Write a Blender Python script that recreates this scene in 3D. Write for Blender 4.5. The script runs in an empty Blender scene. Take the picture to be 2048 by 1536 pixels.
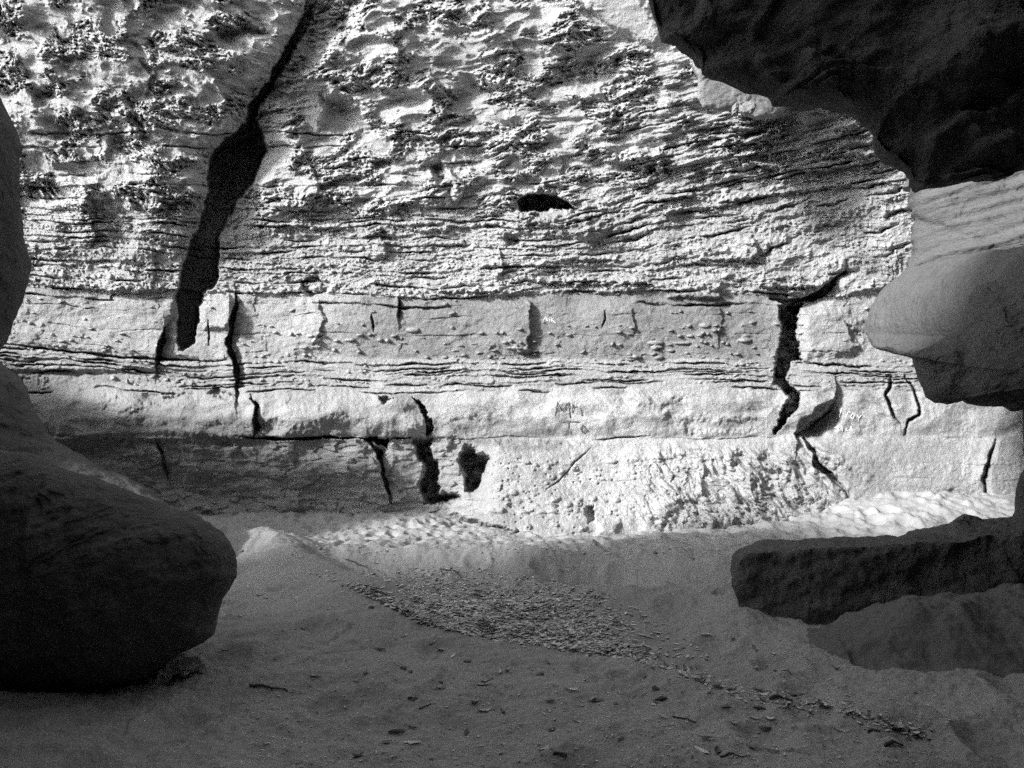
import bpy, math, random
import numpy as np

# ------------------------------------------------------------------ camera, sky, sun, exposure
S = bpy.context.scene
C = S.collection
F, CX, HY, EYE = 2048 * 24 / 36, 1024.0, 870.0, 1.5     # focal length (px of the 2048 photo), centre, eye-level row, eye height

cam_d = bpy.data.cameras.new('camera')
cam = bpy.data.objects.new('camera', cam_d)
C.objects.link(cam)
cam.location = (0, 0, EYE)
cam.rotation_euler = (math.radians(90), 0, 0)
cam_d.lens, cam_d.sensor_width = 24, 36
cam_d.shift_y = (HY - 768) / 2048
cam_d.clip_start, cam_d.clip_end = 0.05, 500
S.camera = cam

SUN = np.array([-0.71, -0.54, 0.38])
SUN /= np.linalg.norm(SUN)
SUN_EL = math.asin(SUN[2])
SUN_AZ = math.atan2(SUN[0], SUN[1])

w = bpy.data.worlds.new('World')
S.world = w
w.use_nodes = True
nt = w.node_tree
sky = nt.nodes.new('ShaderNodeTexSky')
sky.sky_type = 'NISHITA'
sky.sun_disc = False
sky.sun_elevation = SUN_EL
sky.sun_rotation = SUN_AZ
grey = nt.nodes.new('ShaderNodeRGBToBW')
nt.links.new(sky.outputs[0], grey.inputs[0])
nt.links.new(grey.outputs[0], nt.nodes['Background'].inputs[0])
nt.nodes['Background'].inputs[1].default_value = 0.15

sun_d = bpy.data.lights.new('sun', 'SUN')
sun_d.energy, sun_d.angle = 2.6, math.radians(6)
sun_d.color = (1, 1, 1)
sun = bpy.data.objects.new('sun', sun_d)
C.objects.link(sun)
from mathutils import Vector
sun.rotation_euler = Vector(SUN).to_track_quat('Z', 'Y').to_euler()
sun.location = (-20, -5, 14)

S.view_settings.view_transform = 'Standard'
S.view_settings.look = 'None'
S.view_settings.gamma = 1
S.view_settings.use_curve_mapping = False
S.view_settings.exposure = 1.62
S.cycles.use_denoising = False          # the photograph is a high-ISO black-and-white frame with visible grain
S.cycles.diffuse_bounces = 5
S.cycles.max_bounces = 6

# ------------------------------------------------------------------ numpy noise
def _perm(seed):
    p = np.random.RandomState(seed).permutation(256)
    return np.concatenate([p, p]).astype(np.int32)

def perlin(x, y, seed=0):
    p = _perm(seed)
    a = np.random.RandomState(seed + 999).rand(256) * 2 * np.pi
    gx, gy = np.cos(a).astype(np.float32), np.sin(a).astype(np.float32)
    xf, yf = np.floor(x), np.floor(y)
    xi, yi = xf.astype(np.int32) & 255, yf.astype(np.int32) & 255
    fx, fy = (x - xf).astype(np.float32), (y - yf).astype(np.float32)
    u, v = fx ** 3 * (fx * (fx * 6 - 15) + 10), fy ** 3 * (fy * (fy * 6 - 15) + 10)
    def g(dx, dy):
        h = p[p[(xi + dx) & 255] + ((yi + dy) & 255)]
        return gx[h] * (fx - dx) + gy[h] * (fy - dy)
    n0, n1, n2, n3 = g(0, 0), g(1, 0), g(0, 1), g(1, 1)
    n0 = n0 + u * (n1 - n0)
    n2 = n2 + u * (n3 - n2)
    return (n0 + v * (n2 - n0)) * 1.5

def fbm(x, y, seed=0, octs=4, gain=0.5):
    s, a, f = 0, 1.0, 1.0
    for k in range(octs):
        s = s + a * perlin(x * f + 17.3 * k, y * f - 9.1 * k, seed + k)
        a *= gain
        f *= 2.03
    return s

def worley(x, y, seed=0, jit=0.9):
    """F1, F2, random id of the nearest cell"""
    p = _perm(seed)
    r = np.random.RandomState(seed + 5).rand(256, 3).astype(np.float32)
    xf, yf = np.floor(x), np.floor(y)
    xi, yi = xf.astype(np.int32), yf.astype(np.int32)
    fx, fy = (x - xf).astype(np.float32), (y - yf).astype(np.float32)
    f1 = np.full(x.shape, 9, np.float32)
    f2 = f1.copy()
    idn = np.zeros(x.shape, np.float32)
    for dx in (-1, 0, 1):
        for dy in (-1, 0, 1):
            h = p[p[(xi + dx) & 255] + ((yi + dy) & 255)]
            d = (dx + 0.5 + (r[h, 0] - 0.5) * jit - fx) ** 2 + (dy + 0.5 + (r[h, 1] - 0.5) * jit - fy) ** 2
            m = d < f1
            f2 = np.where(m, f1, np.minimum(f2, d))
            idn = np.where(m, r[h, 2], idn)
            f1 = np.where(m, d, f1)
    return np.sqrt(f1), np.sqrt(f2), idn

def sm(x, a, b):
    t = np.clip((x - a) / (b - a), 0, 1)
    return t * t * (3 - 2 * t)

def perlin3(P, f, seed):
    """cheap 3-D noise: three crossed planes of 2-D noise"""
    x, y, z = P[:, 0] * f, P[:, 1] * f, P[:, 2] * f
    return (perlin(x + 0.37 * z, y - 0.41 * z, seed) + perlin(y + 0.31 * x, z - 0.43 * x, seed + 1) + perlin(z + 0.29 * y, x - 0.47 * y, seed + 2)) * 0.6

# ------------------------------------------------------------------ materials
def mat(name, base, var=0.25, scales=(2.0, 9.0, 40.0), bump=((6, 0.02), (30, 0.006), (120, 0.002)), tone=False, rough=0.92, specks=0.0, stretch=(1, 1, 1)):
    m = bpy.data.materials.new(name)
    m.use_nodes = True
    t = m.node_tree
    N, L = t.nodes, t.links
    bs = N['Principled BSDF']
    bs.inputs['Roughness'].default_value = rough
    bs.inputs['Specular IOR Level'].default_value = 0.15
    tc = N.new('ShaderNodeTexCoord')
    mp = N.new('ShaderNodeMapping')
    mp.inputs['Scale'].default_value = stretch
    L.new(tc.outputs['Object'], mp.inputs[0])
    def math_(op, a, b):
        n = N.new('ShaderNodeMath')
        n.operation = op
        for i, s in enumerate((a, b)):
            if isinstance(s, (int, float)):
                n.inputs[i].default_value = s
            else:
                L.new(s, n.inputs[i])
        return n.outputs[0]
    def noise(sc, det=5, ro=0.6):
        n = N.new('ShaderNodeTexNoise')
        n.inputs['Scale'].default_value = sc
        n.inputs['Detail'].default_value = det
        n.inputs['Roughness'].default_value = ro
        L.new(mp.outputs[0], n.inputs['Vector'])
        return n.outputs['Fac']
    v = None
    for i, s in enumerate(scales):
        q = math_('MULTIPLY', math_('SUBTRACT', noise(s), 0.5), var * (2.2, 1.6, 1.8)[i])
        v = q if v is None else math_('ADD', v, q)
    v = math_('MULTIPLY', math_('ADD', v, 1.0), base)
    if tone:
        at = N.new('ShaderNodeAttribute')
        at.attribute_name = 'tone'
        v = math_('MULTIPLY', v, at.outputs['Fac'])
    if specks:
        vo = N.new('ShaderNodeTexVoronoi')
        vo.inputs['Scale'].default_value = 55
        L.new(mp.outputs[0], vo.inputs['Vector'])
        sel = math_('LESS_THAN', vo.outputs['Distance'], 0.20)
        rnd = N.new('ShaderNodeRGBToBW')
        L.new(vo.outputs['Color'], rnd.inputs[0])
        sel = math_('MULTIPLY', sel, math_('GREATER_THAN', rnd.outputs[0], 0.62))
        v = math_('ADD', v, math_('MULTIPLY', sel, specks))
    v = math_('MAXIMUM', v, 0.02)
    L.new(v, bs.inputs['Base Color'])
    prev = None
    for sc, dist in bump:
        b = N.new('ShaderNodeBump')
        b.inputs['Strength'].default_value = 0.9
        b.inputs['Distance'].default_value = dist
        L.new(noise(sc, 6, 0.62), b.inputs['Height'])
        if prev:
            L.new(prev, b.inputs['Normal'])
        prev = b.outputs[0]
    if prev:
        L.new(prev, bs.inputs['Normal'])
    return m

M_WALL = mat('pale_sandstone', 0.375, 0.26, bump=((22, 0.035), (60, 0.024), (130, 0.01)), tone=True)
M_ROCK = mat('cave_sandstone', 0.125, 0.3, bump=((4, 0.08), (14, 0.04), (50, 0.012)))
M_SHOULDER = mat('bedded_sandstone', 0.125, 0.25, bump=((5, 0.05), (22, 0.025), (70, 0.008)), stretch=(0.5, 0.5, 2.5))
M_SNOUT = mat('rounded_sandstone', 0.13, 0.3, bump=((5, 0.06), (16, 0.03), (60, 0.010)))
M_SMOOTH = mat('smooth_sandstone', 0.25, 0.25, bump=((5, 0.05), (22, 0.018), (80, 0.006)), stretch=(1, 1, 2.2))
M_SAND = mat('sand', 0.345, 0.16, scales=(1.2, 14, 90), bump=((7, 0.012), (45, 0.008), (160, 0.004)), specks=0.2, tone=True)
M_LEAF = [mat('dry_leaf_pale', 0.75, 0.3, bump=((60, 0.002),)), mat('dry_leaf_grey', 0.52, 0.3, bump=((60, 0.002),)), mat('dry_leaf_dark', 0.22, 0.3, bump=((60, 0.002),))]
M_TWIG = mat('dead_wood', 0.09, 0.3, bump=((50, 0.002),))
M_STONE = mat('loose_stone', 0.2, 0.3, bump=((40, 0.004),))
M_SCRATCH = mat('scratched_rock', 0.68, 0.1, bump=())
M_CHAR = mat('charcoal_mark', 0.11, 0.3, bump=())

# ------------------------------------------------------------------ object helpers
def np_mesh(name, co, faces, material, tone=None, parent=None, smooth=True):
    me = bpy.data.meshes.new(name)
    nv, nf, k = len(co), len(faces), faces.shape[1]
    me.vertices.add(nv)
    me.vertices.foreach_set('co', np.ascontiguousarray(co, np.float32).ravel())
    me.loops.add(nf * k)
    me.loops.foreach_set('vertex_index', np.ascontiguousarray(faces, np.int32).ravel())
    me.polygons.add(nf)
    me.polygons.foreach_set('loop_start', np.arange(0, nf * k, k, dtype=np.int32))
    me.update(calc_edges=True)
    me.polygons.foreach_set('use_smooth', np.full(nf, smooth, bool))
    if tone is not None:
        a = me.attributes.new('tone', 'FLOAT', 'POINT')
        a.data.foreach_set('value', np.ascontiguousarray(tone, np.float32).ravel())
    me.materials.append(material)
    me.validate()
    o = bpy.data.objects.new(name, me)
    C.objects.link(o)
    if parent:
        o.parent = parent
    return o

def tag(o, label=None, cat=None, group=None, kind=None):
    for k, v in (('label', label), ('category', cat), ('group', group), ('kind', kind)):
        if v:
            o[k] = v
    return o

def empty(name, loc=(0, 0, 0)):
    o = bpy.data.objects.new(name, None)
    o.location = loc
    o.empty_display_size = 0.2
    C.objects.link(o)
    return o

def ray(px, py, Y):
    """a point seen at photo pixel (px, py), Y metres in front of the camera"""
    px, py, Y = np.broadcast_arrays(np.asarray(px, float), np.asarray(py, float), np.asarray(Y, float))
    return np.stack([(px - CX) / F * Y, Y, EYE + (HY - py) / F * Y], -1)

def grid_faces(nx, ny):
    i = np.arange((ny - 1) * nx).reshape(ny - 1, nx)[:, :-1].ravel()
    return np.stack([i, i + nx, i + nx + 1, i + 1], -1)

def recalc_out(o):
    import bmesh
    bm = bmesh.new()
    bm.from_mesh(o.data)
    bmesh.ops.recalc_face_normals(bm, faces=bm.faces)
    bm.to_mesh(o.data)
    bm.free()

# ------------------------------------------------------------------ ground
def gxy(px, py):
    Y = EYE * F / (py - HY)
    return (px - CX) / F * Y, Y

def seg_dist(X, Y, pts):
    d = np.full(X.shape, 1e9)
    side = np.zeros(X.shape)
    for (x0, y0), (x1, y1) in zip(pts[:-1], pts[1:]):
        dx, dy = x1 - x0, y1 - y0
        t = np.clip(((X - x0) * dx + (Y - y0) * dy) / (dx * dx + dy * dy), 0, 1)
        q = np.hypot(X - x0 - t * dx, Y - y0 - t * dy)
        s = np.sign((X - x0) * dy - (Y - y0) * dx)
        m = q < d
        side = np.where(m, s, side)
        d = np.where(m, q, d)
    return d * side

BERM = [gxy(*p) for p in ((430, 1085), (545, 1108), (620, 1148), (700, 1178), (770, 1212), (860, 1252), (960, 1278), (1080, 1292), (1230, 1312), (1400, 1362), (1560, 1398), (1830, 1468))]
BANK = [(-4.6, 8.15), (-2.8, 8.25), (-1.2, 8.35), (-0.3, 8.4), (1.0, 8.15), (2.0, 7.75), (3.3, 7.5), (6, 7.4)]
MOUND = [gxy(*p) for p in ((1010, 1128), (1090, 1150), (1190, 1168), (1330, 1188), (1480, 1215))]

def ground_z(X, Y):
    X, Y = np.asarray(X, float), np.asarray(Y, float)
    d = seg_dist(X, Y, BERM)                       # + on the near/left side? resolved by sign below
    near = -d
    fade = sm(X, 2.0, 0.4)
    z = 0.0 * X
    # the hollow beyond the near floor's edge
    hollow = sm(near, -0.02, 0.40) * (1 - sm(Y, 7.6, 8.6)) * fade
    z = z - 0.22 * hollow
    z = z + 0.20 * np.exp(-(d / 0.42) ** 2) * sm(-X, 0.2, 1.4) * sm(Y, 5.0, 6.0)
    # bank up to the sunlit terrace
    bd = seg_dist(X, Y, BANK)
    z = z + 0.10 * sm(-bd, -0.28, 0.15) * sm(Y, 6.5, 7.4)
    z = z - 0.40 * np.exp(-((bd - 0.35) / 0.40) ** 2) * sm(X, 0.0, 1.2)
    md = seg_dist(X, Y, MOUND)
    z = z + 0.14 * np.exp(-((md + 0.0) / 0.35) ** 2) * sm(X, -0.4, 0.3)
    # sand creeping up the foot of the wall, higher to the right
    z = z + 0.46 * sm(Y, 9.0, 10.9) * sm(X, 3.5, 5.8) + 0.12 * sm(Y, 9.5, 11.5) * sm(-X, 0.6, 1.5) - 0.10 * np.exp(-(((X - 1.2) / 1.0) ** 2 + ((Y - 10.2) / 0.6) ** 2))
    z = z + 0.10 * np.exp(-(((X - 3.6) / 1.0) ** 2 + ((Y - 5.0) / 0.45) ** 2))
    z = z + 0.06 * np.exp(-(seg_dist(X, Y, [(1.75, 5.62), (2.3, 5.35), (3.0, 5.2), (4.4, 4.95)]) / 0.22) ** 2) * (1 + 0.6 * np.sin(X * 5.0)) * sm(X, 1.5, 2.1)
    z = z + 0.10 * np.exp(-(((X + 1.6) / 0.9) ** 2 + ((Y - 5.2) / 0.5) ** 2))
    return z

def ground_detail(X, Y):
    talus = sm(Y, 9.0, 9.8) * sm(X, 2.6, 3.6)
    z = 0.05 * fbm(X * 0.9, Y * 0.9, 3, 3) + 0.028 * fbm(X * 3.2, Y * 3.2, 8, 5) + 0.007 * fbm(X * 17, Y * 17, 9, 3)
    f1, f2, r = worley(X * 6, Y * 5, 29)
    z = z + talus * (0.035 * fbm(X * 4 + Y * 2, Y * 5, 14, 5) + 0.035 * np.sqrt(np.clip(1 - (f1 / 0.4) ** 2, 0, 1)) * (r < 0.3))
    # trampled strip in the sun
    tr = sm(Y, 8.35, 8.8) * sm(2.6 - X, 0, 1.5)
    f1, f2, r = worley(X * 2.6 + 3 + 0.3 * perlin(X * 3, Y * 3, 5), Y * 2.6, 31)
    z = z - 0.085 * tr * (1 - sm(f1, 0.10, 0.36)) * (r > 0.35)
    f1, f2, r = worley(X * 5.2 + 1, Y * 4.1, 33)
    z = z - 0.045 * tr * (1 - sm(f1, 0.1, 0.5)) * (r > 0.35)
    z = z + 0.012 * tr * fbm(X * 9, Y * 7, 12, 3)
    # faint footprints in the near floor
    f1, f2, r = worley(X * 2.2, Y * 1.8, 41)
    z = z - 0.045 * (1 - sm(f1, 0.12, 0.36)) * (r > 0.5) * (1 - tr) + 0.014 * np.exp(-((f1 - 0.40) / 0.07) ** 2) * (r > 0.5) * (1 - tr)
    return z

xs = np.concatenate([np.linspace(-26, -6.6, 60)[:-1], np.linspace(-6.6, 6.6, 900), np.linspace(6.6, 24, 60)[1:]])   # per 8 m of distance
ys = np.concatenate([np.linspace(-9, 2.4, 40)[:-1], np.exp(np.linspace(math.log(2.4), math.log(12.4), 640)), np.linspace(12.6, 17, 8)])
scale = np.clip(ys, 2.6, 14) / 8
GX = np.where(np.abs(xs)[None, :] < 6.6, xs[None, :] * np.minimum(scale, 1.6)[:, None], 0)
for j in range(len(ys)):
    k = min(scale[j], 1.6)
    lim = 6.6 * k
    row = xs.copy()
    m = np.abs(xs) <= 6.6
    row[m] = xs[m] * k
    row[~m] = np.sign(xs[~m]) * (lim + (np.abs(xs[~m]) - 6.6) * (26 - lim) / (26 - 6.6))
    GX[j] = row
GY = np.repeat(ys[:, None], len(xs), 1)
gz = ground_z(GX, GY) + ground_detail(GX, GY)
gco = np.stack([GX, GY, gz], -1).reshape(-1, 3)
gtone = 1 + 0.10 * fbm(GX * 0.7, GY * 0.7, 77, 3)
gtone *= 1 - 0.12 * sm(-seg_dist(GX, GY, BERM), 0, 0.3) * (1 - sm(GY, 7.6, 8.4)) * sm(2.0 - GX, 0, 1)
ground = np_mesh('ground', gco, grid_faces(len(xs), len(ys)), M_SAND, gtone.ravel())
tag(ground, kind='structure')

from bisect import bisect
_ys, _gx, _gz = ys.tolist(), GX.tolist(), gz.tolist()
def zg(x, y):
    """height of the built ground at one place"""
    j = min(max(bisect(_ys, y) - 1, 0), len(_ys) - 2)
    out = []
    for jj in (j, j + 1):
        r_, z_ = _gx[jj], _gz[jj]
        i = min(max(bisect(r_, x) - 1, 0), len(r_) - 2)
        t = (x - r_[i]) / (r_[i + 1] - r_[i])
        out.append(z_[i] + (z_[i + 1] - z_[i]) * t)
    t = (y - _ys[j]) / (_ys[j + 1] - _ys[j])
    return out[0] + (out[1] - out[0]) * t

def on_ground(px, py):
    """where the sight line through a photo pixel first meets the ground"""
    px, py = float(px), float(py)
    Y = EYE * F / (py - HY)
    for _ in range(10):
        Y = 0.5 * Y + 0.5 * (EYE - zg((px - CX) / F * Y, Y)) * F / (py - HY)
    X = (px - CX) / F * Y
    return X, Y, zg(X, Y)

# ------------------------------------------------------------------ the sunlit rock wall
sx, sy = 1.35, 1.3
wx = np.concatenate([np.linspace(-900, -60, 60)[:-1], np.arange(-60, 2080, sx), np.linspace(2082, 2900, 60)])
wy = np.concatenate([np.linspace(-900, -40, 60)[:-1], np.arange(-40, 1130, sy), np.linspace(1134, 1200, 6)])
PX, PY = np.meshgrid(wx, wy)
PX, PY = PX.astype(np.float32), PY.astype(np.float32)

def box_of(pts, pad):
    p = np.array(pts)
    x0, x1 = np.searchsorted(wx, [p[:, 0].min() - pad, p[:, 0].max() + pad])
    y0, y1 = np.searchsorted(wy, [p[:, 1].min() - pad, p[:, 1].max() + pad])
    return slice(y0, y1), slice(x0, x1)

WOB = (5 * perlin(PX / 26, PY / 26, 51) + 3.5 * perlin(PX / 10, PY / 10, 52) + 1.6 * perlin(PX / 4.5, PY / 4.5, 53)).astype(np.float32)
WOB2 = (5 * perlin(PX / 26, PY / 26, 54) + 3.5 * perlin(PX / 10, PY / 10, 55) + 1.6 * perlin(PX / 4.5, PY / 4.5, 56)).astype(np.float32)

def poly_sdf(pts, pad=60, wob=0.7):
    """box slices and signed distance (inside +), outline roughened"""
    b = box_of(pts, pad)
    x, y = PX[b] + wob * WOB[b], PY[b] + wob * WOB2[b]
    d = np.full(x.shape, 1e9)
    ins = np.zeros(x.shape, bool)
    n = len(pts)
    for i in range(n):
        (x0, y0), (x1, y1) = pts[i], pts[(i + 1) % n]
        dx, dy = x1 - x0, y1 - y0
        t = np.clip(((x - x0) * dx + (y - y0) * dy) / (dx * dx + dy * dy + 1e-9), 0, 1)
        d = np.minimum(d, np.hypot(x - x0 - t * dx, y - y0 - t * dy))
        c = ((y0 > y) != (y1 > y)) & (x < (x1 - x0) * (y - y0) / (y1 - y0 + 1e-12) + x0)
        ins ^= c
    return b, np.where(ins, d, -d)

def line_dist(pts, pad=50, wob=0.5):
    b = box_of(pts, pad)
    x, y = PX[b] + wob * WOB[b], PY[b] + wob * WOB2[b]
    d = np.full(x.shape, 1e9)
    for (x0, y0), (x1, y1) in zip(pts[:-1], pts[1:]):
        dx, dy = x1 - x0, y1 - y0
        t = np.clip(((x - x0) * dx + (y - y0) * dy) / (dx * dx + dy * dy + 1e-9), 0, 1)
        d = np.minimum(d, np.hypot(x - x0 - t * dx, y - y0 - t * dy))
    return b, d

# -- the broad form: distance of the wall at control columns and rows of the picture
rows = [-900, -300, -60, 0, 150, 300, 440, 590, 720, 768, 800, 835, 866, 874, 884, 920, 970, 1040, 1080, 1200]
cols = {
    -900: [18.0, 12.0, 10.1, 10.0, 10.1, 10.3, 10.55, 10.7, 10.7, 10.75, 10.6, 10.6, 10.75, 10.84, 10.98, 11.15, 11.3, 11.3, 11.2, 11.2],
    200:  [18.0, 12.0, 9.9, 9.9, 10.2, 10.5, 10.75, 10.85, 10.85, 10.85, 10.72, 10.70, 10.78, 10.86, 10.98, 11.15, 11.3, 11.35, 11.3, 11.2],
    600:  [18.0, 12.0, 10.2, 10.2, 10.5, 10.8, 10.98, 11.0, 11.0, 10.93, 10.78, 10.74, 10.82, 10.90, 11.0, 11.15, 11.3, 11.45, 11.5, 11.4],
    880:  [18.0, 12.0, 10.2, 10.2, 10.5, 10.8, 10.95, 11.0, 10.98, 10.93, 10.85, 10.83, 10.9, 10.94, 11.05, 11.2, 11.3, 11.35, 11.4, 11.3],
    1010: [18.0, 12.0, 10.2, 10.2, 10.5, 10.8, 10.95, 11.0, 10.98, 10.93, 10.86, 10.84, 10.9, 10.93, 10.92, 10.82, 10.72, 10.55, 10.4, 10.2],
    1200: [18.0, 12.0, 10.1, 10.1, 10.45, 10.75, 10.95, 11.0, 10.98, 10.93, 10.82, 10.80, 10.9, 10.93, 10.9, 10.75, 10.6, 10.35, 10.2, 10.0],
    1450: [18.0, 12.0, 10.0, 10.0, 10.35, 10.7, 10.95, 11.02, 11.0, 10.95, 10.85, 10.83, 10.92, 10.95, 10.9, 10.75, 10.6, 10.4, 10.3, 10.1],
    1600: [18.0, 12.0, 9.9, 9.9, 10.3, 10.65, 10.95, 11.05, 11.1, 11.05, 10.98, 10.95, 11.0, 11.02, 10.95, 10.82, 10.7, 10.6, 10.6, 10.5],
    1900: [18.0, 12.0, 9.8, 9.8, 10.1, 10.5, 10.85, 11.0, 11.15, 11.15, 11.1, 11.1, 11.15, 11.15, 11.1, 11.05, 11.0, 11.0, 11.0, 11.0],
    2900: [18.0, 12.0, 9.6, 9.6, 9.8, 10.1, 10.4, 10.6, 10.8, 10.9, 10.9, 10.9, 10.9, 10.9, 10.9, 10.9, 10.9, 10.9, 10.9, 10.9],
}
ck = sorted(cols)
prof = np.array([np.interp(wy + 0.0, rows, cols[c]) for c in ck])
# smooth the row profiles a little so the beds are rounded, not folded
ker = np.hanning(9); ker /= ker.sum()
prof = np.array([np.convolve(np.pad(p, 4, 'edge'), ker, 'valid') for p in prof])
PYW = PY + 5 * perlin(PX / 170, PY / 90, 57) + 2.2 * perlin(PX / 45, PY / 30, 58) + 0.5 * WOB
tcol = np.searchsorted(ck, np.clip(wx, ck[0] + 1, ck[-1] - 1)) - 1
c0, c1 = np.array(ck)[tcol], np.array(ck)[tcol + 1]
tt = (np.clip(wx, ck[0], ck[-1]) - c0) / (c1 - c0)
tt = tt * tt * (3 - 2 * tt)
D = np.zeros(PX.shape, np.float32)
for q in range(len(ck)):
    wq = np.where(tcol == q, 1 - tt, 0) + np.where(tcol == q - 1, tt, 0)
    use = np.nonzero(wq > 0)[0]
    if len(use):
        cs = slice(use[0], use[-1] + 1)
        D[:, cs] += wq[None, cs] * np.interp(PYW[:, cs], wy, prof[q])

# -- bedding coordinate
b_ = PY + 0.20 * np.maximum(0, PX - 1080) * sm(620 - PY, 0, 260) - 0.07 * np.minimum(0, PX - 400) * sm(PY, 380, 480) * sm(780 - PY, 0, 40)
b_ = b_ + 11 * perlin(PX / 240, PY / 90, 61) + 4.0 * perlin(PX / 60, PY / 26, 62) + 2.2 * perlin(PX / 20, PY / 10, 63) + 0.9 * perlin(PX / 8, PY / 6, 64)
wU = 1 - sm(b_, 395, 470)
wS = sm(b_, 300, 450) * (1 - sm(b_, 586, 594))
wB = sm(b_, 588, 596) * (1 - sm(b_, 712, 722))
wT = sm(b_, 712, 722) * (1 - sm(b_, 770, 782))
wL = sm(b_, 770, 784) * (1 - sm(PY, 872, 878))
wF = sm(PY, 872, 878)
wtop = 1 - sm(b_, 250, 420)

H = np.zeros(PX.shape, np.float32)
T = np.ones(PX.shape, np.float32)            # tone of the stone itself

# large swells
warpx = PX + 30 * perlin(PX / 120, PY / 120, 71)
warpy = PY + 30 * perlin(PX / 120, PY / 120, 72)
H += (0.16 * fbm(warpx / 210, warpy / 150, 73, 3) * (0.35 + 0.65 * sm(700 - PY, 0, 250)) * (1 - 0.6 * wL)).astype(np.float32)

# bedded layers: each bed stands out or back, with dark partings
rs = np.random.RandomState(4)
def beds(lo, hi, tmin, tmax, amp, gdepth, gw, seed):
    global H
    r = np.random.RandomState(seed)
    y = lo
    prev = 0.0
    while y < hi:
        t = r.uniform(tmin, tmax)
        cw = r.uniform(26, 120)
        cell = np.floor((PX + 1.6 * WOB + 8 * perlin(PX / 30, PY / 9, seed + 3)) / cw + 40 * r.rand()).astype(int)
        out = r.uniform(-amp, amp) + 0.9 * amp * (np.random.RandomState(int(y) + seed).rand(400)[cell % 400] * 2 - 1)
        mod = 0.55 + 0.9 * perlin(PX / 150 + 31 * r.rand(), PY / 400 + y, seed + int(y) % 97)
        inside = sm(b_, y, y + 2.5) * (1 - sm(b_, y + t - 2.5, y + t))
        lip = sm(b_, y + t * 0.3, y + t - 2)                     # beds overhang at their lower edge
        H += inside * (out + 0.5 * amp * lip) * np.clip(mod, 0.1, 1.3)
        pres = np.clip(0.05 + 1.9 * perlin(PX / 90 + 7 * r.rand() + y, PY / 500, seed + 7), 0, 1)
        H -= gdepth * pres * np.exp(-((b_ - y - t) / gw) ** 2)
        y += t
beds(432, 590, 9, 24, 0.045, 0.16, 1.8, 11)
beds(250, 432, 14, 30, 0.035, 0.09, 2.0, 12)
beds(718, 776, 5, 12, 0.03, 0.15, 1.5, 13)
beds(592, 718, 30, 46, 0.014, 0.03, 1.2, 14)
beds(880, 1060, 26, 50, 0.015, 0.02, 2.0, 15)

# pebble and nodule rows weathering out of the bedding planes
def nodules(cx, cy, seed, keep, height, rmin, rmax, mask, tone):
    """keep: share of cells with a stone; rmin, rmax: radius in cells"""
    global H, T
    f1, f2, idn = worley(PX / cx + 0.25 * WOB / cx, b_ / cy + 0.25 * WOB2 / cy, seed)
    rad = rmin + (rmax - rmin) * ((idn * 7.31) % 1.0)
    dome = np.sqrt(np.clip(1 - (f1 / rad) ** 2, 0, 1))
    on = (idn < keep)
    H += height * (0.5 + (idn * 13.7) % 1.0) * dome * on * mask
    T += tone * sm(dome, 0.05, 0.4) * on * mask

def row_mask(centres, width):
    m = np.zeros(PX.shape, np.float32)
    for c in centres:
        m = np.maximum(m, np.exp(-((b_ - c) / width) ** 2))
    return m
patch = np.clip(0.5 + 1.5 * perlin(PX / 130, PY / 26, 81), 0, 1)
nodules(15, 8, 82, 0.6, 0.055, 0.25, 0.55, row_mask([452, 470, 490, 512, 531, 549, 566, 581, 589], 5.5) * sm(patch, 0.2, 0.6), 0.22)
nodules(9, 6, 83, 0.6, 0.04, 0.25, 0.55, row_mask([462, 500, 522, 540, 559, 575, 586], 5) * sm(1 - patch, 0.1, 0.7), 0.2)
nodules(19, 8, 84, 0.22, 0.05, 0.18, 0.42, row_mask([622, 650, 672, 690, 705], 4) * wB, 0.35)
nodules(13, 6, 85, 0.55, 0.04, 0.25, 0.5, row_mask([716, 728, 741, 756, 768], 4) * sm(patch, 0.1, 0.6), 0.2)
nodules(14, 9, 86, 0.35, 0.045, 0.2, 0.45, wtop * sm(perlin(PX / 90, PY / 45, 87), -0.1, 0.35), 0.2)

# the rough upper face: scalloped pits and ridges, smeared along slanting cross-beds
on_left = (PX < np.interp(PY, [-900, -40, 240, 300, 440, 600], [720, 630, 515, 470, 415, 370]))
slant = np.where(on_left, 0.40, -0.16).astype(np.float32)
ua = PX + slant * PY + np.where(on_left, 500, 0) + 16 * perlin(PX / 70, PY / 50, 88)
va = PY - slant * PX + 10 * perlin(PX / 70, PY / 50, 89)
rough = sm(perlin(PX / 120, PY / 62, 91) + 0.7 * perlin(PX / 48, PY / 30, 92), -0.18, 0.22)
soft = 0.25 + 0.75 * rough
n = fbm(ua / 130, va / 62, 93, 3)
H += wU * 0.085 * (0.5 - 1.6 * np.abs(n)).astype(np.float32)
n = fbm(ua / 44, va / 19, 97, 3)
H += wU * soft * 0.030 * n
flake = fbm(ua / 58, va / 21, 98, 4)
for lv, hh in ((-0.45, 0.018), (-0.15, 0.024), (0.12, 0.024), (0.38, 0.028), (0.62, 0.026)):
    H += (wU * soft + 0.35 * wS) * hh * sm(flake, lv - 0.018, lv + 0.018)
flake2 = fbm(ua / 24, va / 10, 99, 3)
for lv in (-0.2, 0.25, 0.55):
    H += (wU * rough + 0.5 * wS * rough) * 0.017 * sm(flake2, lv - 0.03, lv + 0.03)
f1, f2, idn = worley(ua / 46 + 0.35 * n, va / 27 + 0.3 * n, 101)
H -= wU * (0.4 + 0.6 * rough) * 0.055 * (1 - sm(f1, 0.10, 0.48)) * (idn > 0.5)
f1, f2, idn = worley(ua / 19 + 0.4 * n, va / 12 + 0.3 * n, 103)
H -= wU * rough * 0.050 * (1 - sm(f1, 0.14, 0.42)) * (idn > 0.35)
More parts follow.
